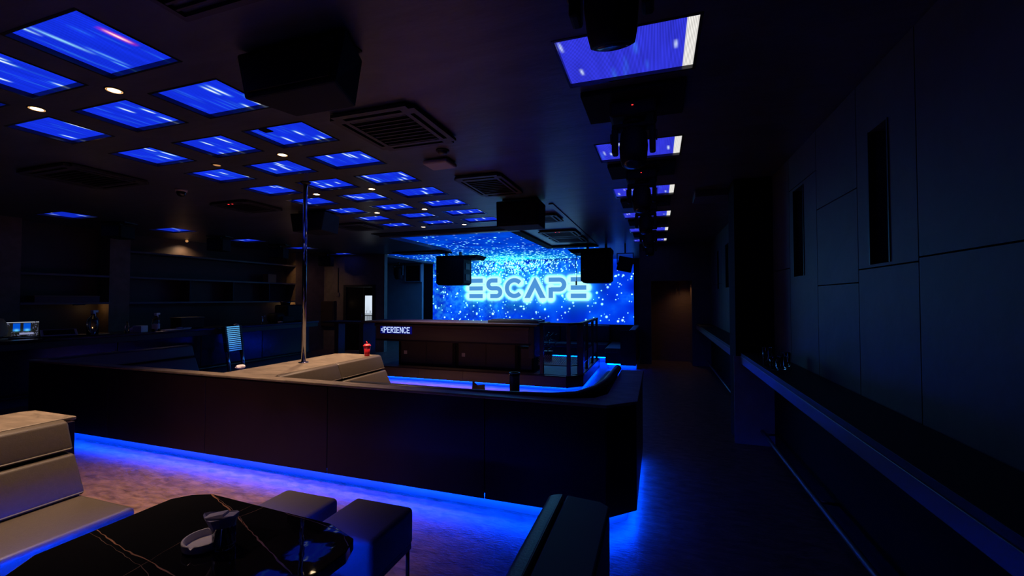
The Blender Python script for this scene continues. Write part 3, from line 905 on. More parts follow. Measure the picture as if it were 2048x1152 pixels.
bm = boxes((-0.19, -0.16, -0.03, 0.03, 0.15, 0.52), (0.16, 0.19, -0.03, 0.03, 0.15, 0.52), (-0.19, 0.19, -0.03, 0.03, 0.50, 0.53))
add_tube(bm, (0, 0, 0.53), (0, 0, 0.64), 0.03, n=10)
obj('yoke', bm, 'rail', t)
t = thing('wall_switch', 'tiny switch box with its cable on the plaster pier left of the door', 'switch', (-9.45, 10.99, 1.66))
obj('box_body', box(-0.05, 0.05, -0.03, 0, 0, 0.12, 0.008), 'pier', t)
obj('cable_duct', box(-0.01, 0.01, -0.02, 0, 0.12, 0.9), 'dark', t)
t = thing('wall_cabinet', 'dark metal box hung on the plaster pier beside the door', 'cabinet', (-9.92, 10.99, 0.72))
obj('body', box(-0.40, 0.40, -0.10, 0.0, 0, 0.80, 0.01), 'brownwood', t)
dd = obj('door', box(-0.37, 0.37, -0.115, -0.10, 0.03, 0.77, 0.006), 'brownwood', t)
obj('handle', box(-0.16, 0.05, -0.13, -0.115, 0.46, 0.48), 'rail', dd)

# ------------------------------------------------------------------ bar
for a, b, nm in ((3.88, 4.14, 'trim_9'), (5.36, 5.70, 'trim_10'), (9.86, 10.99, 'trim_11')):
    struct(nm, box(XL, XL + 0.34, a, b, 0, CZ), 'barwall')
shelf_runs = [(4.14, 5.36, (2.04, 1.53), 'left'), (5.70, 9.86, (2.56, 2.04, 1.53), 'long')]
lv = {2.56: 'top', 2.04: 'middle', 1.53: 'lowest'}
for a, b, zs, nm in shelf_runs:
    for z in zs:
        t = thing('bar_shelf', '%s dark shelf of the %s bay behind the bar' % (lv[z] if nm == 'long' else ('upper' if z > 2 else 'lower'), nm), 'shelf', (XL, a, z), 0, 'shelves behind the bar')
        obj('board', box(0.001, 0.33, 0.002, b - a - 0.002, -0.035, 0), 'brownwood', t)
        obj('edge', box(0.33, 0.345, 0.002, b - a - 0.002, -0.036, 0.001), 'shelfedge', t)
for i, y in enumerate((6.9, 7.95, 9.0)):
    t = thing('shelf_divider', 'upright dark divider between the bar shelves, %s of three' % ('nearest', 'middle', 'farthest')[i], 'divider', (XL, y, 1.53), 0, 'dividers of the bar shelves')
    obj('board', box(0.001, 0.30, -0.015, 0.015, 0.0, 0.475), 'brownwood', t)
    obj('edge', box(0.30, 0.312, -0.016, 0.016, 0.001, 0.474), 'dark', t)
t = thing('box', 'small amber cardboard box standing on the middle bar shelf', 'box', (-10.1, 9.05, 2.04))
obj('carton', box(-0.10, 0.10, -0.13, 0.13, 0.0, 0.22, 0.004), 'amber', t)
obj('flap', box(-0.09, 0.09, -0.13, 0.0, 0.22, 0.226), 'amber', t)
t = thing('wooden_crate', 'long low wooden crate lying on the lower left bar shelf', 'crate', (-10.12, 4.76, 1.53))
obj('body', box(-0.12, 0.12, -0.45, 0.45, 0, 0.10, 0.004), 'brownwood', t)
obj('lid', box(-0.125, 0.125, -0.455, 0.455, 0.10, 0.12, 0.003), 'wood', t)

bar = thing('bar_counter', 'long dark bar counter in front of the shelves on the left', 'counter', (0, 0, 0))
obj('worktop', box(-9.45, -8.62, 2.0, 9.30, 0.955, 1.0, 0.006), 'gloss', bar)
obj('fascia', box(-8.70, -8.64, 2.0, 9.28, 0.86, 0.955, 0.004), 'dark', bar)
for i in range(5):
    y0 = 2.02 + i * 1.45
    obj('front_panel', box(-9.10, -8.92, y0, y0 + 1.44, 0.12, 0.955, 0.005), 'gloss', bar)
obj('plinth', box(-9.15, -8.95, 2.02, 9.22, 0.0, 0.12), 'dark', bar)
bm = bmesh.new()
add_tube(bm, (-8.80, 2.1, 0.17), (-8.80, 9.2, 0.17), 0.022, n=10)
for y in (2.6, 4.6, 6.6, 8.6):
    add_tube(bm, (-8.80, y, 0.17), (-8.94, y, 0.17), 0.012, n=8)
obj('foot_rail', bm, 'rail', bar)

def on_bar(name, label, cat, x, y, rz=0, group=None):
    return thing(name, label, cat, (x, y, 1.0), rz, group)
t = on_bar('laptop', 'open laptop with a blue editing screen on the bar, far left', 'laptop', -9.20, 3.83, 1.15)
obj('keyboard_deck', box(-0.19, 0.19, -0.26, -0.02, 0, 0.016, 0.004), 'dark', t)
scr = obj('screen_lid', turn(box(-0.19, 0.19, -0.006, 0.006, 0, 0.245, 0.004), Matrix.Translation((0, -0.01, 0.014)) @ Matrix.Rotation(-0.28, 4, 'X')), 'dark', t)
nu, nv = 64, 44
uu, vv = np.meshgrid(np.linspace(0, 1, nu + 1), np.linspace(0, 1, nv + 1))
lp = np.zeros((nv + 1, nu + 1, 3)) + 0.012
lp[vv > 0.95] = (0.40, 0.43, 0.5)
for c in (0.36, 0.66):
    w = (abs(uu - c) < 0.10) & (vv > 0.36) & (vv < 0.9)
    lp[w] = (0.0, 0.10, 0.75)
    g2 = np.exp(-(((uu - c) / 0.07) ** 2 + ((vv - 0.42) / 0.08) ** 2))
    lp += g2[..., None] * np.array([0.15, 0.7, 0.6])
tx = ((vnoise(uu.shape, 30, 20, 9) > 0.68) & ((uu > 0.8) | ((vv < 0.3) & (uu > 0.2)) | ((uu < 0.16) & (vv > 0.6))))
lp[tx] = (0.09, 0.10, 0.18)
lp[(vv > 0.1) & (vv < 0.24) & (uu > 0.45) & (uu < 0.85)] = (0.30, 0.32, 0.55)
ca, sa = math.cos(0.28), math.sin(0.28)
def lid(u, v):
    z = 0.012 + 0.222 * v
    yy = -0.0075
    return (-0.178 + 0.356 * u, -0.01 + yy * ca + z * sa, 0.014 - yy * sa * 0 + z * ca + 0.002)
picture('display', nu, nv, lid, lp, 'laptopscreen', t)
t = on_bar('tablet', 'flat grey tablet till tilted on the bar, right of the laptop', 'tablet', -8.90, 4.13, 1.2)
obj('stand', profile([(-0.13, 0), (0.13, 0), (0.13, 0.09), (-0.13, 0.015)], -0.19, 0.19, 'x', 0.004), 'dark', t)
obj('slab', turn(box(-0.20, 0.20, -0.145, 0.145, 0.0, 0.014, 0.004), Matrix.Translation((0, 0, 0.058)) @ Matrix.Rotation(0.28, 4, 'X')), 'offwhite', t)
obj('glass_face', turn(box(-0.17, 0.17, -0.115, 0.115, 0.0145, 0.017), Matrix.Translation((0, 0, 0.058)) @ Matrix.Rotation(0.28, 4, 'X')), 'gloss', t)
t = on_bar('table_lamp', 'amber rounded lamp shade on its base at the far left edge of the picture', 'lamp', -8.98, 3.42)
obj('shade', lathe([(0.16, 0.06), (0.172, 0.14), (0.155, 0.24), (0.12, 0.31), (0.0, 0.335)], 24), 'amber', t)
obj('stem', tube((0, 0, 0.02), (0, 0, 0.10), 0.012), 'dark', t)
obj('base', lathe([(0, 0), (0.17, 0.0), (0.17, 0.02), (0, 0.024)], 24), 'amber', t)

def spray_bottle(t, hh, r):
    obj('bottle', lathe([(0, 0), (r, 0), (r, hh * 0.55), (r * 0.85, hh * 0.68), (r * 0.35, hh * 0.78), (r * 0.35, hh * 0.86), (0, hh * 0.86)], 20), 'glass', t)
    n = obj('spray_head', boxes((-0.03, 0.11, -0.022, 0.022, hh * 0.90, hh), (-0.02, 0.03, -0.02, 0.02, hh * 0.84, hh * 0.90), bev=0.006), 'white', t)
    obj('trigger', box(0.045, 0.062, -0.012, 0.012, hh * 0.76, hh * 0.90, 0.003), 'white', n)
tr = on_bar('round_tray', 'round dark tray under the tall spray bottle on the bar', 'tray', -8.84, 4.52)
obj('plate', lathe([(0, 0), (0.20, 0), (0.22, 0.016), (0.205, 0.016), (0.19, 0.006), (0, 0.006)], 28), 'accover', tr)
t = thing('spray_bottle', 'tall clear spray bottle with a white head on a round tray', 'bottle', (-8.84, 4.52, 1.006), 2.2)
spray_bottle(t, 0.40, 0.075)
t = on_bar('spray_bottle', 'clear labelled spray bottle on the bar, right of the white tissue box', 'bottle', -8.83, 5.46, 2.2)
spray_bottle(t, 0.33, 0.06)
obj('label_band', lathe([(0.0605, 0.04), (0.0605, 0.13)], 20), 'offwhite', t)
t = on_bar('small_bottle', 'small dark bottle on the bar, left of the white tissue box', 'bottle', -8.86, 5.02)
obj('body', lathe([(0, 0), (0.035, 0), (0.035, 0.11), (0.014, 0.15), (0.014, 0.18), (0, 0.18)], 16), 'glass', t)
obj('cap', lathe([(0, 0.18), (0.016, 0.18), (0.016, 0.20), (0, 0.20)], 12), 'dark', t)
t = on_bar('tissue_box', 'white tissue box on the bar between two bottles', 'box', -8.85, 5.20, 0.3)
obj('carton', box(-0.06, 0.10, -0.07, 0.07, 0, 0.11, 0.006), 'white', t)
obj('tissue', turn(lathe([(0, 0), (0.07, 0.0), (0.05, 0.05), (0.02, 0.075), (0, 0.08)], 9), Matrix.Translation((-0.12, 0.0, 0.0))), 'paper', t)
t = on_bar('folded_cloth', 'white folded cloth lying on the bar beside the labelled bottle', 'cloth', -8.80, 5.78, 0.0)
obj('cloth_body', box(-0.06, 0.08, -0.22, 0.24, 0, 0.014, 0.005), 'paper', t)
obj('fold', box(-0.04, 0.06, 0.12, 0.27, 0.014, 0.028, 0.005), 'paper', t)
t = on_bar('black_box', 'low black box on the bar, left of the ladder', 'box', -8.98, 6.15)
obj('body', box(-0.15, 0.15, -0.25, 0.20, 0, 0.20, 0.015), 'black', t)
obj('lid', box(-0.16, 0.16, -0.26, 0.21, 0.20, 0.225, 0.006), 'dark', t)
t = on_bar('bar_tap', 'small chrome tap standing on the bar behind the ladder', 'tap', -8.85, 7.75)
bm = bmesh.new()
add_tube(bm, (0, 0, 0), (0, 0, 0.15), 0.014, n=10)
add_tube(bm, (0, 0, 0.15), (0.08, 0.0, 0.19), 0.012, n=10)
obj('spout', bm, 'steel', t)
obj('lever', box(-0.06, -0.01, -0.01, 0.01, 0.16, 0.18, 0.004), 'steel', t)
t = on_bar('coffee_machine', 'bulky black coffee machine at the far end of the bar, beside the pole', 'machine', -9.05, 8.75)
obj('body', box(-0.22, 0.22, -0.30, 0.32, 0, 0.44, 0.05, 3), 'black', t)
obj('hopper', lathe([(0, 0.44), (0.10, 0.44), (0.13, 0.53), (0, 0.53)], 16, (0.0, -0.15, 0)), 'gloss', t)
obj('drip_tray', box(0.10, 0.26, -0.48, -0.10, 0, 0.16, 0.03), 'black', t)
obj('side_pouch', box(-0.15, 0.20, -0.62, -0.30, 0, 0.24, 0.09, 4), 'black', t)
for i, (x, y) in enumerate(((-8.80, 7.05), (-8.78, 8.2), (-8.84, 5.88))):
    t = on_bar('crumpled_napkin', 'crumpled pale napkin on the bar, ' + ('left of the chrome tap', 'right of the chrome tap', 'left of the low black box')[i], 'napkin', x, y, i, 'napkins on the bar')
    bm = bmesh.new()
    bmesh.ops.create_icosphere(bm, subdivisions=2, radius=0.055)
    for v in bm.verts:
        v.co *= random.uniform(0.7, 1.25)
        v.co.z = max(v.co.z * 0.45 + 0.022, 0.0)
    obj('paper', bm, 'offwhite', t)
# lamp under the lowest left shelf that lights the pillar
t = thing('shelf_lamp', 'small lamp fixed under the lower left bar shelf', 'lamp', (-10.15, 4.98, 1.494))
obj('housing', box(-0.03, 0.03, -0.08, 0.08, -0.02, 0, 0.004), 'dark', t)
lamp('lamp_glow', 'POINT', (0.02, 0.22, -0.06), 0.25, (1.0, 0.62, 0.28), t, shadow_soft_size=0.03)
t = thing('shelf_lamp', 'small lamp fixed under the end of the lowest long bar shelf', 'lamp', (-10.15, 9.60, 1.494))
obj('housing', box(-0.03, 0.03, -0.08, 0.08, -0.02, 0, 0.004), 'dark', t)
lamp('lamp_glow', 'POINT', (0.02, 0.15, -0.06), 0.5, (1.0, 0.62, 0.28), t, shadow_soft_size=0.03)

# telescopic ladder standing against the bar
t = thing('telescopic_ladder', 'collapsed telescopic ladder with stacked rungs leaning against the bar', 'ladder', (-8.42, 6.78, 0.0), math.radians(102))
lean = Matrix.Rotation(-0.14, 4, 'X')
for s in (-1, 1):
    o_ = obj('leg', turn(tube((s * 0.20, 0, 0.0), (s * 0.20, 0, 0.50), 0.035, n=14), lean), 'alu', t)
    obj('foot', turn(box(s * 0.20 - 0.04, s * 0.20 + 0.04, -0.05, 0.05, 0.0, 0.03, 0.008), lean), 'dark', o_)
for i in range(13):
    z = 0.50 + i * 0.041
    r_ = obj('rung', turn(box(-0.185, 0.185, -0.03, 0.03, z, z + 0.030, 0.004), lean), 'alu', t)
    for q in ((-0.235, -0.185), (0.185, 0.235)):
        obj('clamp', turn(box(*q, -0.04, 0.04, z, z + 0.037, 0.005), lean), 'dark', r_)

# ------------------------------------------------------------------ the seating island: low walls with ledges
def low_wall(name, label, plan_body, plan_cap, plan_kick, panels, strip, z_body=(0.10, 0.848), captop=0.87):
    t = thing(name, label, 'partition', (0, 0, 0))
    for i, p in enumerate(panels):
        obj('front_panel', prism(p, z_body[0], z_body[1], 0.002, 1), 'front', t)
    obj('core', prism(plan_body, z_body[0] + 0.035, z_body[1] + 0.0), 'dark', t)
    obj('ledge_cap', prism(plan_cap, z_body[1], captop, 0.006), 'cap', t)
    if plan_kick:
        obj('kick_plate', prism(plan_kick, 0.0, z_body[0] + 0.034), 'kickplate', t)
    for k, s in enumerate(strip):
        obj('led_strip', s, 'strip', t)
    return t

FY = 3.02
yb = FY + 0.020
panels = []
edges = [-7.08, -5.62, -4.16, -2.70, -1.24, -0.34]
for a, b in zip(edges, edges[1:]):
    panels.append([(a + 0.003, FY), (b - 0.003, FY), (b - 0.003, yb), (a + 0.003, yb)])
panels.append([(-0.337, FY), (-0.15, FY + 0.18), (-0.175, FY + 0.205), (-0.355, yb)])
panels.append([(-0.15, FY + 0.185), (-0.15, 4.55), (-0.185, 4.55), (-0.185, FY + 0.215)])
body = [(-7.07, yb), (-0.36, yb), (-0.19, FY + 0.215), (-0.19, 4.54), (-0.30, 4.54), (-0.30, 3.36), (-0.44, 3.14), (-0.60, 3.10), (-7.07, 3.10)]
cap_ = [(-7.09, FY - 0.012), (-0.335, FY - 0.012), (-0.138, FY + 0.178), (-0.138, 4.56), (-0.36, 4.56), (-0.36, 3.36), (-0.44, 3.20), (-0.62, 3.115), (-7.09, 3.115)]
kick = [(-7.03, FY + 0.085), (-0.37, FY + 0.085), (-0.22, FY + 0.24), (-0.22, 4.50), (-0.30, 4.50), (-0.30, 3.4), (-0.42, 3.13), (-7.03, 3.13)]
st0 = box(-7.05, -2.12, FY + 0.046, FY + 0.060, 0.111, 0.122)
st1 = box(-2.11, -0.36, FY + 0.040, FY + 0.052, 0.097, 0.116)
st2 = prism([(-0.355, FY + 0.045), (-0.185, FY + 0.215), (-0.195, FY + 0.225), (-0.362, FY + 0.058)], 0.097, 0.116)
st3 = box(-0.192, -0.180, FY + 0.22, 4.50, 0.097, 0.116)
isl = low_wall('booth_wall', 'long dark low wall with stone ledge and blue light at its foot', body, cap_, kick, panels, [st0, st1, st2, st3])

# perpendicular ledge that carries the pole
DX0, DX1 = -4.06, -3.42
div = low_wall('divider_ledge', 'broad stone-topped ledge carrying the chrome pole between two sofas',
             [(DX0 + 0.02, 3.12), (DX1 - 0.1, 3.12), (DX1 - 0.1, 4.70), (DX0 + 0.02, 4.70)],
             [(DX0, 3.117), (DX1, 3.117), (DX1, 4.74), (-3.95, 4.74), (DX0, 4.66)],
             None, [[(DX0 + 0.0, 4.70), (DX1 - 0.1, 4.70), (DX1 - 0.1, 4.73), (DX0, 4.73)]], [])
low_wall('booth_wall', 'dark low wall at the left end of the booth, by the bar',
         [(-7.07, 3.12), (-6.96, 3.12), (-6.96, 4.80), (-7.07, 4.80)], [(-7.09, 3.117), (-6.98, 3.117), (-6.98, 4.82), (-7.09, 4.82)], None,
         [[(-7.09, 3.12), (-7.07, 3.12), (-7.07, 4.80), (-7.09, 4.80)]], [])

def sofa(name, label, y0, y1, x_back, face, m, top=0.86, seat_d=0.45, ledge=None, strips=True, split=None, strip='strip'):
    """sofa along y, its back at x_back, facing +x (face=1) or -x (face=-1)"""
    t = thing(name, label, 'sofa', (0, 0, 0))
    f = face
    def X(u):
        return x_back + f * u
    def prof(pts, a, b, bev):
        return profile([(X(u), z) for u, z in pts], a, b, 'y', bev, 3)
    up = [(0.0, top - 0.18), (0.075, top - 0.19), (0.055, top - 0.03), (0.03, top), (0.0, top)]
    lo = [(0.0, 0.40), (0.205, 0.40), (0.205, 0.44), (0.10, top - 0.185), (0.0, top - 0.185)]
    cuts = [y0] + ([split] if split else []) + [y1]
    for a, b in zip(cuts, cuts[1:]):
        obj('upper_back_cushion', prof([(0.0, top - 0.17), (0.085, top - 0.17), (0.085, top - 0.155), (0.03, top - 0.01), (-0.01, top), (-0.03, top)], a + 0.003, b - 0.003, 0.014), m, t, True)
        obj('lower_back_cushion', prof([(0.0, 0.456), (0.205, 0.456), (0.205, 0.475), (0.105, top - 0.19), (0.06, top - 0.185), (0.0, top - 0.185)], a + 0.003, b - 0.003, 0.016), m, t, True)
    obj('seat_cushion', prof([(0.10, 0.31), (0.20 + seat_d, 0.31), (0.20 + seat_d, 0.452), (0.10, 0.452)], y0 + 0.003, y1 - 0.003, 0.03), m, t, True)
    obj('back_board', prof([(-0.05, 0.05), (0.03, 0.05), (0.03, top - 0.03), (-0.05, top - 0.03)], y0, y1, 0.004), 'dark', t)
    obj('seat_base', prof([(0.02, 0.08), (0.12 + seat_d, 0.08), (0.12 + seat_d, 0.30), (0.02, 0.30)], y0 + 0.01, y1 - 0.01, 0.004), 'dark', t)
    obj('plinth', prof([(0.0, 0.0), (0.02 + seat_d, 0.0), (0.02 + seat_d, 0.08), (0.0, 0.08)], y0 + 0.03, y1 - 0.03, 0.0), 'kickplate', t)
    if strips:
        obj('led_strip', prof([(0.06 + seat_d, 0.066), (0.075 + seat_d, 0.066), (0.075 + seat_d, 0.079), (0.06 + seat_d, 0.079)], y0 + 0.03, y1 - 0.03, 0.0), strip, t)
    return t
sofa('tan_sofa', 'tan leather sofa back with two cushions beside the pole ledge', 3.15, 4.72, -3.40, 1, 'tan', top=0.875, split=3.93)
sofa('black_sofa', 'dark sofa inside the far left booth, in front of the bar', 3.13, 4.80, -6.94, 1, 'blackleather', top=0.875, strips=False)
obj('led_strip', box(-4.078, -4.063, 3.2, 4.68, 0.060, 0.078), 'strip_dim', div)  # unseen strip added to give the bar front a faint blue

# padded roll along the inner side of the ledge, right part of the booth
pts = [(-2.55, 3.140), (-2.0, 3.140), (-1.2, 3.145), (-0.76, 3.165), (-0.58, 3.24), (-0.47, 3.42), (-0.415, 3.75), (-0.40, 4.2), (-0.39, 4.52)]
t = thing('black_sofa', 'black padded corner seat along the inside of the long ledge', 'sofa', (0, 0, 0))
bm = bmesh.new()
n = 10
rings = []
for i, (x, y) in enumerate(pts):
    a = Vector(pts[max(i - 1, 0)]); b = Vector(pts[min(i + 1, len(pts) - 1)])
    d = (b - a).normalized(); nr = Vector((-d.y, d.x))
    rr = 0.022 if i < 3 else (0.030 if i < 5 else 0.036)
    rings.append([bm.verts.new((x + nr.x * rr * math.cos(2 * PI * k / n), y + nr.y * rr * math.cos(2 * PI * k / n), 0.850 + (0.008, 0.008, 0.012, 0.016, 0.024, 0.034, 0.040, 0.040, 0.040)[i] + rr * math.sin(2 * PI * k / n))) for k in range(n)])
for A, B in zip(rings, rings[1:]):
    for k in range(n):
        bm.faces.new((A[k], A[(k + 1) % n], B[(k + 1) % n], B[k]))
bm.faces.new(list(reversed(rings[0]))); bm.faces.new(rings[-1])
bmesh.ops.recalc_face_normals(bm, faces=list(bm.faces))
obj('padded_edge', bm, 'blackleather', t, True)
inner = [(x, y + 0.02) for x, y in pts[:4]] + [(x - 0.02, y + 0.01) for x, y in pts[4:]]
outer = [(x + 0.10, y + 0.03) for x, y in reversed(pts[4:])]
def wallpath(path, off, z0, z1):
    """a thin wall of plan path, thick off to the left of its course"""
    L = []
    for i, (x, y) in enumerate(path):
        a = Vector(path[max(i - 1, 0)]); b = Vector(path[min(i + 1, len(path) - 1)])
        d = (b - a).normalized()
        L.append((x - d.y * off, y + d.x * off))
    return prism(path + L[::-1], z0, z1)
obj('backrest', wallpath(pts, 0.10, 0.42, 0.86), 'blackleather', t)
obj('seat_cushion', wallpath([(x, y) for x, y in pts], 0.48, 0.30, 0.42), 'blackleather', t)
obj('seat_base', wallpath([(x, y) for x, y in pts], 0.42, 0.09, 0.30), 'dark', t)
obj('plinth', wallpath([(x, y) for x, y in pts], 0.34, 0.0, 0.09), 'kickplate', t)
obj('led_strip', box(-2.4, -0.95, 3.50, 3.512, 0.075, 0.088), 'strip_stage', t)

# chrome pole
t = thing('dance_pole', 'slim chrome pole rising from the ledge to the ceiling', 'pole', (-3.83, 3.90, 0.87))
obj('shaft', tube((0, 0, 0.0), (0, 0, CZ - 0.87), 0.024, n=24), 'chrome', t)
obj('base_flange', lathe([(0, 0), (0.055, 0), (0.055, 0.006), (0.03, 0.012), (0, 0.012)], 28), 'chrome', t)
obj('ceiling_flange', lathe([(0, CZ - 0.87 - 0.002), (0.06, CZ - 0.87 - 0.002), (0.05, CZ - 0.87 - 0.014), (0.026, CZ - 0.87 - 0.03), (0, CZ - 0.87 - 0.03)], 28), 'dark', t)
t = thing('drink_cup', 'red plastic cup with lid and straw on the broad ledge', 'cup', (-3.50, 4.60, 0.87))
obj('cup_body', lathe([(0, 0), (0.030, 0), (0.033, 0.03), (0.043, 0.125), (0, 0.125)], 28), 'red', t)
obj('lid', lathe([(0.0, 0.125), (0.049, 0.125), (0.049, 0.136), (0.040, 0.14), (0.036, 0.152), (0, 0.153)], 28), 'red', t)
bm = bmesh.new()
add_tube(bm, (0, 0, 0.15), (0.0, 0, 0.175), 0.006, n=8)
add_tube(bm, (0, 0, 0.172), (-0.014, 0, 0.186), 0.006, n=8)
obj('straw', bm, 'red', t)
t = thing('crumpled_napkin', 'crumpled pale napkin on the ledge in front of the ladder', 'napkin', (-4.10, 3.34, 0.87), 0.4)
bm = bmesh.new()
bmesh.ops.create_icosphere(bm, subdivisions=2, radius=0.05)
for v in bm.verts:
    v.co *= random.uniform(0.75, 1.2)
    v.co.z = max(v.co.z * 0.5 + 0.02, 0)
obj('paper', bm, 'paper', t)

# low table inside the booth with the things whose tops show over the ledge
t = thing('booth_table', 'low dark table inside the booth, hidden behind the long ledge', 'table', (-1.45, 4.25, 0))
obj('tabletop', box(-0.55, 0.55, -0.28, 0.28, 0.42, 0.46, 0.008), 'marble', t)
obj('pedestal', box(-0.2, 0.2, -0.14, 0.14, 0.0, 0.42, 0.004), 'dark', t)
t = thing('canister', 'black cylindrical canister standing behind the long ledge', 'canister', (-1.41, 4.25, 0.46))
obj('body', lathe([(0, 0), (0.050, 0.0), (0.053, 0.36), (0.0, 0.36)], 28), 'blackleather', t)
obj('rim', lathe([(0.047, 0.35), (0.057, 0.35), (0.057, 0.372), (0.047, 0.372)], 28), 'gloss', t)
t = thing('folded_paper', 'dark crumpled paper tip showing over the ledge, left of the canister', 'paper', (-1.78, 4.16, 0.46))
bm = bmesh.new()
vs = [bm.verts.new(p) for p in ((-0.07, -0.03, 0), (0.07, -0.03, 0), (0.07, 0.04, 0), (-0.07, 0.04, 0), (-0.065, 0.0, 0.285), (-0.01, 0.005, 0.235), (0.075, 0.0, 0.25))]
for fidx in ((0, 1, 2, 3), (0, 4, 5), (0, 5, 1), (1, 5, 6), (3, 5, 4), (2, 5, 3), (2, 6, 5), (0, 3, 4), (1, 6, 2)):
    bm.faces.new([vs[i] for i in fidx])
obj('sheet', bm, 'amber', t)

# ------------------------------------------------------------------ stage with the DJ booth
plan = [(-5.35, 7.36), (-1.50, 7.36), (-1.27, 7.60), (-1.27, 9.9), (-5.35, 9.9)]
t = thing('dj_stage', 'low wooden stage under the DJ booth with blue light below', 'stage', (0, 0, 0))
fronts = [-5.35, -4.4, -3.45, -2.5, -1.503]
for a, b in zip(fronts, fronts[1:]):
    obj('front_board', box(a + 0.002, b - 0.002, 7.34, 7.365, 0.055, 0.24, 0.002), 'brownwood', t)
obj('corner_board', prism([(-1.50, 7.34), (-1.25, 7.595), (-1.27, 7.61), (-1.51, 7.365)], 0.055, 0.24), 'brownwood', t)
obj('side_board', box(-1.27, -1.25, 7.61, 9.9, 0.055, 0.24, 0.002), 'brownwood', t)
obj('deck', prism(plan, 0.20, 0.255, 0.003), 'brownwood', t)
obj('floor_mat', prism([(-2.10, 7.42), (-1.53, 7.42), (-1.33, 7.63), (-1.33, 9.8), (-2.10, 9.8)], 0.256, 0.262), 'deckfloor', t)
obj('edge_trim', prism([(-5.35, 7.335), (-1.50, 7.335), (-1.247, 7.59), (-1.247, 7.62), (-1.51, 7.36), (-5.35, 7.36)], 0.24, 0.258), 'front', t)
obj('kick_plate', prism([(-5.3, 7.42), (-1.53, 7.42), (-1.34, 7.62), (-1.34, 9.85), (-5.3, 9.85)], 0.0, 0.20), 'kickplate', t)
for s in (box(-5.30, -1.52, 7.38, 7.392, 0.046, 0.058), prism([(-1.515, 7.385), (-1.30, 7.605), (-1.31, 7.612), (-1.525, 7.396)], 0.046, 0.058), box(-1.302, -1.29, 7.62, 9.8, 0.046, 0.058)):
    obj('led_strip', s, 'strip_stage', t)

t = thing('dj_counter', 'raised dark DJ counter with a scrolling word sign on its front', 'counter', (0, 0, 0))
obj('front_panel', box(-5.28, -2.14, 7.22, 7.30, 0.80, 1.06, 0.004), 'brownwood', t)
obj('step_trim', box(-5.30, -2.12, 7.19, 7.28, 1.06, 1.095, 0.004), 'brownwood', t)
obj('lower_trim', box(-5.28, -2.10, 7.20, 7.29, 0.775, 0.80, 0.004), 'front', t)
obj('worktop', box(-5.60, -1.96, 7.16, 8.1, 1.12, 1.155, 0.006), 'brownwood', t)
obj('upper_panel', box(-5.30, -2.04, 7.21, 7.26, 1.095, 1.12), 'front', t)
obj('end_panel', profile([(7.22, 0.56), (7.9, 0.56), (7.9, 1.12), (7.22, 1.12)], -2.14, -2.04, 'x', 0.006), 'dark', t)
obj('wing', box(-6.65, -5.60, 7.25, 7.75, 1.085, 1.125, 0.006), 'dark', t)
obj('wing_support', box(-5.75, -5.65, 7.3, 7.7, 0.0, 1.085), 'dark', t)
obj('wing_post', box(-6.45, -6.35, 7.4, 7.6, 0.0, 1.085), 'dark', t)
# lettering of the sign
sg = obj('led_sign', box(-5.17, -4.47, 7.195, 7.219, 0.915, 1.065, 0.004), 'ledback', t)
FONT = {'X': '10001 10001 01010 00100 01010 10001 10001', 'P': '11110 10001 10001 11110 10000 10000 10000', 'E': '11111 10000 10000 11110 10000 10000 11111',
        'R': '11110 10001 10001 11110 10100 10010 10001', 'I': '111 010 010 010 010 010 111', 'N': '10001 11001 11001 10101 10011 10011 10001', 'C': '01110 10001 10000 10000 10000 10001 01110'}
bm = bmesh.new()
cx_, pw = -5.160, 0.0128
ph = 0.0165
for k, ch in enumerate('XPERIENCE'):
    rows = FONT[ch].split()
    for r, row in enumerate(rows):
        for c, bit in enumerate(row):
            if bit == '1' and not (k == 0 and c < 1):
                bx(bm, cx_ + c * pw, cx_ + c * pw + pw * 1.02, 7.190, 7.1945, 1.048 - (r + 1) * ph, 1.048 - r * ph + 0.0004)
    cx_ += (len(rows[0]) + 1.05) * pw
o = obj('lettering', bm, 'ledtext', sg)
o['kind'] = 'stuff'
t = thing('control_console', 'thin dark blue console cover lying on the DJ counter', 'console', (-2.45, 7.45, 1.155))
obj('body', box(-0.55, 0.42, 0.0, 0.5, 0.0, 0.045, 0.01), 'steeldark', t)
obj('top_plate', box(-0.50, 0.38, 0.03, 0.46, 0.045, 0.055, 0.003), 'dark', t)
for k in range(2):
    x0 = -5.02 + k * 1.29
    t = thing('subwoofer', 'wide black subwoofer under the DJ counter, %s of the two' % ('left', 'right')[k], 'speaker', (x0, 7.62, 0.255), 0, 'subwoofers on the stage')
    obj('cabinet', box(0, 1.27, 0.0, 0.6, 0, 0.53, 0.012), 'subbox', t)
    obj('rim', cells([0.01, 1.26], [0.01, 0.52], [(0.05, 1.22, 0.04, 0.49)], -0.02, -0.001, 'y'), 'black', t)
    for s in (0, 1):
        obj('grille', box(0.055 + s * 0.585, 0.63 + s * 0.585, -0.012, -0.001, 0.05, 0.48, 0.003), 'subgrille', t)
    obj('badge', box(0.13, 0.20, -0.016, -0.0125, 0.22, 0.29), 'badge', t)
t = thing('subwoofer', 'narrow black bass box at the right end under the DJ counter', 'speaker', (-2.43, 7.62, 0.255))
obj('cabinet', box(0, 0.27, 0, 0.55, 0, 0.46, 0.012), 'black', t)
obj('grille', box(0.03, 0.24, -0.012, -0.001, 0.04, 0.42, 0.003), 'subgrille', t)

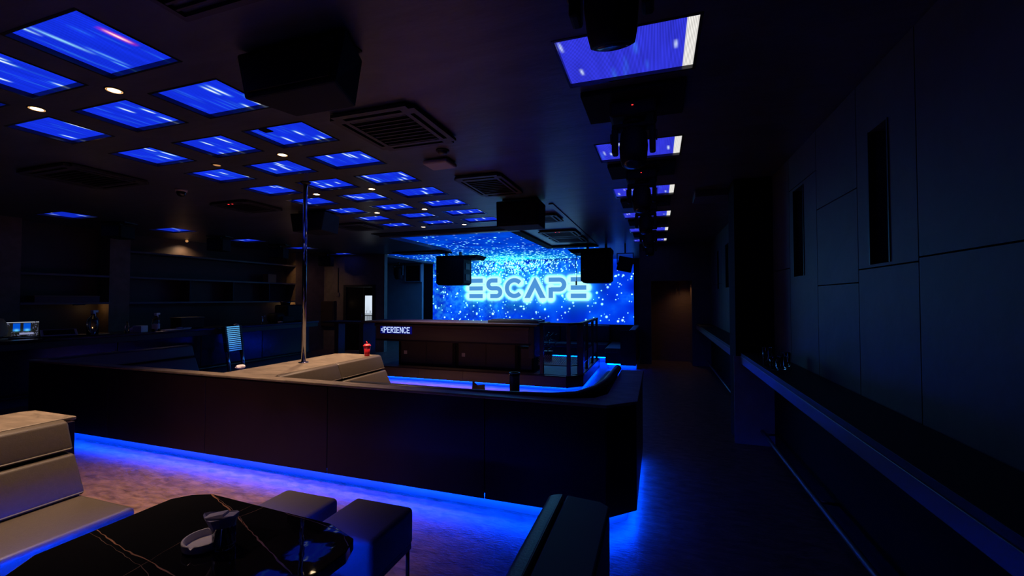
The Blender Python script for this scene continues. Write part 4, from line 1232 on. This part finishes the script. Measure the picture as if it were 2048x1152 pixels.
# railing around the stage corner
t = thing('stage_railing', 'black metal railing with mesh round the stage corner', 'railing', (0, 0, 0.258))
RT = 0.88
for i, (x, y, w) in enumerate(((-1.95, 7.42, 0.065), (-1.47, 7.42, 0.065), (-1.30, 7.64, 0.11), (-1.30, 8.35, 0.055), (-1.30, 9.1, 0.05), (-1.30, 9.75, 0.05))):
    o = obj('post', box(x - w / 2, x + w / 2, y - w / 2, y + w / 2, 0.0, RT, 0.003), 'rail', t)
    obj('foot_plate', box(x - w * 0.7, x + w * 0.7, y - w * 0.7, y + w * 0.7, 0.0, 0.012), 'rail', o)
path = [(-2.02, 7.42), (-1.47, 7.42), (-1.30, 7.64), (-1.30, 9.75)]
def bar_along(z, hh, w):
    bm = bmesh.new()
    for (a, b), (c, d) in zip(path, path[1:]):
        dx, dy = c - a, d - b
        L = math.hypot(dx, dy); nx, ny = -dy / L * w / 2, dx / L * w / 2
        q = [(a - nx, b - ny), (c - nx, d - ny), (c + nx, d + ny), (a + nx, b + ny)]
        lo = [bm.verts.new((x, y, z)) for x, y in q]; hi = [bm.verts.new((x, y, z + hh)) for x, y in q]
        bm.faces.new(lo[::-1]); bm.faces.new(hi)
        for i in range(4):
            bm.faces.new((lo[i], lo[(i + 1) % 4], hi[(i + 1) % 4], hi[i]))
    return bm
obj('top_rail', bar_along(RT - 0.01, 0.045, 0.07), 'rail', t)
obj('lower_rail', bar_along(0.16, 0.018, 0.03), 'rail', t)
bm = bmesh.new()
def wire(p, q, r=0.0035):
    p, q = Vector(p), Vector(q)
    d = (q - p).normalized(); s = d.cross(Vector((0, 0, 1)))
    s = s.normalized() if s.length > 0.01 else Vector((1, 0, 0))
    u = s.cross(d)
    A = [bm.verts.new(p + v * r) for v in (s, u, -s, -u)]; B = [bm.verts.new(q + v * r) for v in (s, u, -s, -u)]
    for i in range(4):
        bm.faces.new((A[i], A[(i + 1) % 4], B[(i + 1) % 4], B[i]))
H = 0.17
for (a, b), (c, d) in zip(path, path[1:]):
    L = math.hypot(c - a, d - b)
    k = int(L / 0.035)
    for i in range(k):
        for dirn in (1, -1):
            s0 = i / k; s1 = min(max((i + dirn * H / 0.045) / k, 0), 1)
            full = (i + dirn * H / 0.045) / k
            zt = H * ((s1 - s0) / (full - s0)) if full != s0 else H
            wire((a + (c - a) * s0, b + (d - b) * s0, 0.178), (a + (c - a) * s1, b + (d - b) * s1, 0.178 + zt))
o = obj('wire_mesh', bm, 'railmesh', t)
o['kind'] = 'stuff'
bm = bmesh.new()

# leafy plant glimpsed behind the stage
t = thing('artificial_plant', 'small wiry plant behind the railing, lit blue', 'plant', (-2.32, 9.35, 0.255))
obj('pot', lathe([(0, 0), (0.09, 0), (0.12, 0.18), (0.10, 0.18), (0, 0.16)], 16), 'dark', t)
bm = bmesh.new()
rr = random.Random(3)
for i in range(60):
    a = rr.uniform(0, 2 * PI); r = rr.uniform(0.02, 0.17); z = rr.uniform(0.18, 0.58)
    c = Vector((r * math.cos(a), r * math.sin(a), z))
    d = Vector((math.cos(a), math.sin(a), rr.uniform(-0.3, 0.8))).normalized() * 0.06
    s = d.cross(Vector((0, 0, 1))).normalized() * 0.014
    up = Vector((0, 0, 0.006))
    vs = [bm.verts.new(p) for p in (c, c + d * 0.5 + s, c + d, c + d * 0.5 - s, c + d * 0.5 + up)]
    for f in ((0, 1, 4), (1, 2, 4), (2, 3, 4), (3, 0, 4)):
        bm.faces.new([vs[q] for q in f])
o = obj('foliage', bm, 'foliage', t)
o['kind'] = 'stuff'
obj('stem', tube((0, 0, 0.15), (0.01, 0, 0.5), 0.012, 0.005, 8), 'dark', t)

# ---- seats between the stage and the screen
t = thing('stage_bench', 'long dark sofa below the stage screen with blue light under it', 'sofa', (0, 0, 0))
obj('seat_base', box(-5.2, -1.19, 11.05, 11.6, 0.12, 0.34, 0.004), 'dark', t)
obj('plinth', box(-5.2, -1.15, 11.15, 11.6, 0.0, 0.12), 'kickplate', t)
for k in range(3):
    obj('seat_cushion', box(-5.2 + k * 1.335, -5.2 + (k + 1) * 1.335 - 0.006, 10.98, 11.62, 0.34, 0.45, 0.03, 3), 'blackleather', t)
    obj('back_cushion', box(-5.2 + k * 1.335, -5.2 + (k + 1) * 1.335 - 0.006, 11.62, 11.78, 0.44, 0.88, 0.03, 3), 'blackleather', t)
obj('back_board', box(-5.2, -0.45, 11.78, 11.9, 0, 0.90, 0.01), 'dark', t)
obj('led_strip', box(-5.2, -1.2, 11.10, 11.112, 0.10, 0.118), 'strip_stage', t)
t = thing('corner_sofa', 'dark corner seat at the right end of the stage screen', 'sofa', (0, 0, 0))
obj('seat_base', box(-1.14, -0.46, 10.02, 11.6, 0.12, 0.36, 0.004), 'dark', t)
obj('plinth', box(-1.08, -0.46, 10.12, 11.6, 0.0, 0.12), 'kickplate', t)
obj('seat_cushion', box(-1.15, -0.66, 9.99, 11.62, 0.36, 0.47, 0.03, 3), 'blackleather', t)
obj('side_back', profile([(-0.72, 0.44), (-0.46, 0.44), (-0.46, 0.90), (-0.60, 0.90)], 9.98, 11.6, 'y', 0.02, 3), 'blackleather', t)
obj('end_panel', box(-0.80, -0.46, 9.96, 9.985, 0.10, 0.88, 0.004), 'dark', t)
obj('led_strip', box(-1.10, -0.47, 10.05, 10.062, 0.09, 0.118), 'strip_stage', t)
t = thing('bench_socket', 'small round socket plate on the front of the long stage sofa', 'socket', (-1.55, 11.048, 0.24))
obj('plate', box(-0.045, 0.045, -0.012, 0.0, -0.045, 0.045, 0.01), 'steel', t)
obj('cap', lathe([(0, 0), (0.03, 0), (0.03, 0.008), (0, 0.01)], 16), 'dark', t)

# ------------------------------------------------------------------ walkway ledges on the right
def wall_ledge(y0, y1, label, ends):
    t = thing('drink_ledge', label, 'ledge', (0, 0, 0), 0, 'drink ledges along the right wall')
    obj('top', box(0.865, XR - 0.013, y0, y1, 0.965, 1.0, 0.001), 'ledgetop', t)
    obj('fascia', box(0.86, 0.885, y0, y1, 0.885, 0.965, 0.003), 'ledgefascia', t)
    bm = bmesh.new()
    yy = y0 + 0.4
    while yy < y1 - 0.2:
        bx(bm, 0.885, XR - 0.014, yy, yy + 0.03, 0.885, 0.965)
        yy += 1.1
    obj('underframe', bm, 'dark', t)
    return t
wall_ledge(-1.80, 5.33, 'long dark drink ledge along the right wall nearest the camera', None)
wall_ledge(5.76, 11.05, 'far dark drink ledge beyond the pier on the right wall', None)
def foot_rail(y0, y1, label):
    t = thing('foot_rail', label, 'rail', (0, 0, 0), 0, 'foot rails along the right wall')
    obj('rail_tube', tube((1.06, y0, 0.165), (1.06, y1, 0.165), 0.019, n=12), 'rail2', t)
    yy = y0 + 0.5
    while yy < y1:
        obj('bracket', tube((1.06, yy, 0.165), (XR - 0.013, yy, 0.165), 0.011, n=8), 'rail2', t)
        yy += 1.6
foot_rail(-1.7, 5.3, 'dark metal foot rail under the nearest wall ledge')
foot_rail(5.8, 10.9, 'dark metal foot rail under the far wall ledge')
def tumbler(x, y, label, hh=0.13, r=0.036):
    t = thing('drinking_glass', label, 'glass', (x, y, 1.0), 0, 'glasses on the wall ledge')
    obj('glass_wall', lathe([(0, 0), (r * 0.85, 0), (r, hh), (r * 0.94, hh), (r * 0.80, 0.012), (0, 0.012)], 24), 'glass', t)
    obj('rim', lathe([(r * 0.94, hh), (r, hh), (r, hh + 0.003), (r * 0.94, hh + 0.003)], 24), 'glass', t)
tumbler(0.905, 4.30, 'tallest empty glass on the wall ledge, leftmost of the cluster', 0.17)
tumbler(0.93, 4.16, 'empty glass on the wall ledge, front of the cluster', 0.11)
tumbler(1.00, 4.22, 'empty glass on the wall ledge, right of the front one', 0.11)
tumbler(1.08, 4.42, 'empty glass on the wall ledge nearest the wall panels', 0.12)

# ------------------------------------------------------------------ foreground booth
t = sofa('tan_sofa', 'large tan leather sofa in the left foreground lit blue below', -0.35, 1.62, -3.40, 1, 'tan', top=0.868, seat_d=0.46)
lw = low_wall('sofa_ledge', 'tan stone ledge behind the foreground sofa, left edge of picture',
              [(-3.84, -0.6), (-3.47, -0.6), (-3.47, 1.62), (-3.84, 1.62)],
              [(-3.90, -0.6), (-3.43, -0.6), (-3.43, 1.685), (-3.86, 1.685), (-3.90, 1.62)], None,
              [[(-3.86, 1.625), (-3.395, 1.625), (-3.395, 1.66), (-3.86, 1.66)]], [])
t = sofa('black_sofa', 'black sofa end in the right foreground seen from behind', -0.35, 1.60, -0.36, -1, 'blackleather', top=0.875, seat_d=0.42, strip='strip_dim')
low_wall('sofa_ledge', 'black ledge behind the right foreground sofa, bottom of picture',
         [(-0.30, -0.6), (-0.19, -0.6), (-0.19, 1.56), (-0.30, 1.56)],
         [(-0.325, -0.6), (-0.165, -0.6), (-0.165, 1.555), (-0.20, 1.585), (-0.325, 1.60)], None,
         [[(-0.19, -0.6), (-0.165, -0.6), (-0.165, 1.55), (-0.19, 1.55)]], [])
# that ledge is dark laminate, not stone
for o in list(bpy.data.objects):
    if o.name.startswith('ledge_cap') and o.parent and o.parent.get('label', '').startswith('black ledge'):
        o.data.materials[0] = M['ledgeblack']

# marble table
TZ = 0.55
KT = 0.9333
plan = [(-2.52, 1.02), (-2.60, 1.14), (-2.60, 1.70), (-2.54, 1.775), (-2.44, 1.82), (-1.56, 1.775), (-1.36, 1.70), (-1.32, 1.60), (-1.36, 1.05), (-1.50, 0.92), (-2.40, 0.92)]
plan = [(x * KT, y * KT) for x, y in plan]
tb = thing('marble_table', 'low black marble table with gold veins in the foreground', 'table', (0, 0, 0))
obj('tabletop', prism(plan[::-1], TZ - 0.05, TZ, 0.004), 'marble', tb)
pd = obj('pedestal', box(-2.10, -1.42, 1.10, 1.42, 0.012, TZ - 0.05, 0.004), 'steel', tb)
obj('foot_plate', box(-2.18, -1.36, 1.02, 1.50, 0.0, 0.012, 0.003), 'steel', tb)
for i, q in enumerate(((-2.30, -2.285, 1.00, 1.52), (-1.375, -1.36, 1.00, 1.50), (-2.28, -1.38, 1.54, 1.555), (-2.28, -1.38, 0.93, 0.945))):
    obj('led_strip', box(*q, TZ - 0.068, TZ - 0.050), 'strip_low' if i in (1, 2) else 'strip_table', tb)
def inside(p):
    x, y = p
    n = len(plan); c = False
    for i in range(n):
        (x1, y1), (x2, y2) = plan[i], plan[(i + 1) % n]
        if (y1 > y) != (y2 > y) and x < (x2 - x1) * (y - y1) / (y2 - y1) + x1:
            c = not c
    return c
def polyvein(pts, w, m, seed, wob=0.003):
    """one continuous vein through control points"""
    r = random.Random(seed)
    P = [Vector(p) * KT for p in pts]
    fine = []
    for a, b in zip(P, P[1:]):
        k = max(4, int((b - a).length / 0.03))
        for i in range(k):
            fine.append(a.lerp(b, i / k) + Vector((r.uniform(-wob, wob), r.uniform(-wob, wob))))
    fine.append(P[-1])
    fine = [p for p in fine if inside(p)]
    bm = bmesh.new()
    prev = None
    for i, p in enumerate(fine):
        a, b = fine[max(i - 1, 0)], fine[min(i + 1, len(fine) - 1)]
        d = (b - a).normalized(); nr = Vector((-d.y, d.x))
        ww = w * (0.75 + 0.35 * math.sin(i * 0.9 + seed))
        cur = (bm.verts.new((p.x - nr.x * ww, p.y - nr.y * ww, TZ + 0.0005)), bm.verts.new((p.x + nr.x * ww, p.y + nr.y * ww, TZ + 0.0005)))
        if prev:
            bm.faces.new((prev[0], cur[0], cur[1], prev[1]))
        prev = cur
    bmesh.ops.recalc_face_normals(bm, faces=list(bm.faces))
    for f in bm.faces:
        if f.normal.z < 0:
            f.normal_flip()
    o = obj('vein', bm, m, tb)
    return o
polyvein([(-2.44, 1.815), (-2.05, 1.67), (-1.71, 1.52), (-1.42, 1.40)], 0.0036, 'vein', 1)
polyvein([(-2.425, 1.815), (-2.10, 1.70), (-1.9, 1.60)], 0.0015, 'veinthin', 2)
polyvein([(-2.59, 1.36), (-2.30, 1.30), (-2.06, 1.27), (-1.86, 1.24), (-1.5, 1.15)], 0.003, 'vein', 3)
polyvein([(-2.59, 1.335), (-2.05, 1.235), (-1.6, 1.08)], 0.0013, 'veinthin', 4)
polyvein([(-2.10, 1.80), (-2.11, 1.61), (-2.10, 1.44), (-2.06, 1.18), (-2.04, 0.95)], 0.0012, 'veinthin', 5)
polyvein([(-1.86, 1.78), (-1.65, 1.76), (-1.45, 1.73), (-1.34, 1.64)], 0.0018, 'veinthin', 6)
polyvein([(-2.02, 1.79), (-2.06, 1.62)], 0.0016, 'veinthin', 7)

t = thing('ashtray', 'round white ashtray on the black marble table', 'ashtray', (-1.834, 1.339, TZ))
bm = lathe([(0, 0), (0.070, 0), (0.072, 0.001), (0.079, 0.006), (0.080, 0.009), (0.082, 0.033), (0.081, 0.036), (0.079, 0.037), (0.074, 0.037), (0.073, 0.036), (0.068, 0.014), (0.066, 0.011), (0.062, 0.010), (0, 0.010)], 40)
for v in bm.verts:                       # two notches for cigarettes
    a = math.atan2(v.co.y, v.co.x)
    if v.co.z > 0.03 and min(abs(a + 1.2), abs(a - 2.2)) < 0.10:
        v.co.z -= 0.012
obj('bowl', bm, 'ceramic', t, True)
t = thing('rocks_glass', 'faceted whisky glass holding a white napkin on the marble table', 'glass', (-1.743, 1.355, TZ))
obj('glass_wall', lathe([(0, 0), (0.038, 0), (0.043, 0.01), (0.044, 0.095), (0.040, 0.095), (0.038, 0.020), (0.0, 0.018)], 12), 'glass', t)
bm = bmesh.new()
r3 = random.Random(8)
for i in range(10):
    a = 2 * PI * i / 10
    for zz in (0.004, 0.016):
        c = Vector((0.034 * math.cos(a), 0.034 * math.sin(a), zz))
        bx(bm, c.x - 0.005, c.x + 0.005, c.y - 0.005, c.y + 0.005, zz + 0.001, zz + 0.009)
obj('cut_base', bm, 'glass', t)
t = thing('napkin', 'white paper napkin folded into the whisky glass', 'napkin', (-1.743, 1.355, TZ + 0.022), 0.35)
bm = bmesh.new()
def cone(rb, rt, z0, z1, n=11, jag=0.018, tilt=0.5):
    A, B, C_ = [], [], []
    for i in range(n):
        a = 2 * PI * i / n
        k = 1 + 0.10 * math.sin(3 * a)
        A.append(bm.verts.new((rb * math.cos(a), rb * math.sin(a), z0)))
        lx = rt * k * math.cos(a) * 1.25 - 0.018
        B.append(bm.verts.new((lx, rt * k * math.sin(a) * 0.8, z1 + jag * math.sin(2.5 * a) - tilt * lx * 0.02)))
        C_.append(bm.verts.new((lx * 0.9, rt * k * math.sin(a) * 0.72, z1 - 0.012 + jag * math.sin(2.5 * a))))
    for i in range(n):
        j = (i + 1) % n
        bm.faces.new((A[i], A[j], B[j], B[i]))
        bm.faces.new((B[i], B[j], C_[j], C_[i]))
    bm.faces.new(C_)
    bm.faces.new(A[::-1])
cone(0.020, 0.056, 0.0, 0.112, 15, 0.005)
obj('folded_sheet', bm, 'paper', t)
obj('fold', profile([(-0.075, 0.108), (-0.01, 0.122), (0.005, 0.124), (0.006, 0.114), (0.05, 0.118), (0.05, 0.106)], -0.020, 0.022, 'y', 0.002), 'paper', t)

def stool(x, y, label):
    t = thing('stool', label, 'stool', (x, y, 0), 0.0, 'stools at the marble table')
    s = 0.19
    bm = box(-s, s, -s, s, 0.25, 0.45, 0.028, 4)
    obj('seat', bm, 'greyfabric', t, True)
    obj('apron', box(-s + 0.01, s - 0.01, -s + 0.01, s - 0.01, 0.222, 0.255, 0.004), 'dark', t)
    for a in (-1, 1):
        for b in (-1, 1):
            lg = obj('leg', tube((a * 0.165, b * 0.165, 0.012), (a * 0.165, b * 0.165, 0.23), 0.011, n=10), 'rail', t)
            obj('foot', lathe([(0, 0), (0.02, 0), (0.018, 0.012), (0, 0.014)], 12, (a * 0.165, b * 0.165, 0)), 'rail', lg)
    return t
stool(-1.945, 1.875, 'charcoal padded stool behind the marble table, left of the other')
stool(-1.475, 1.92, 'charcoal padded stool at the right corner of the marble table')
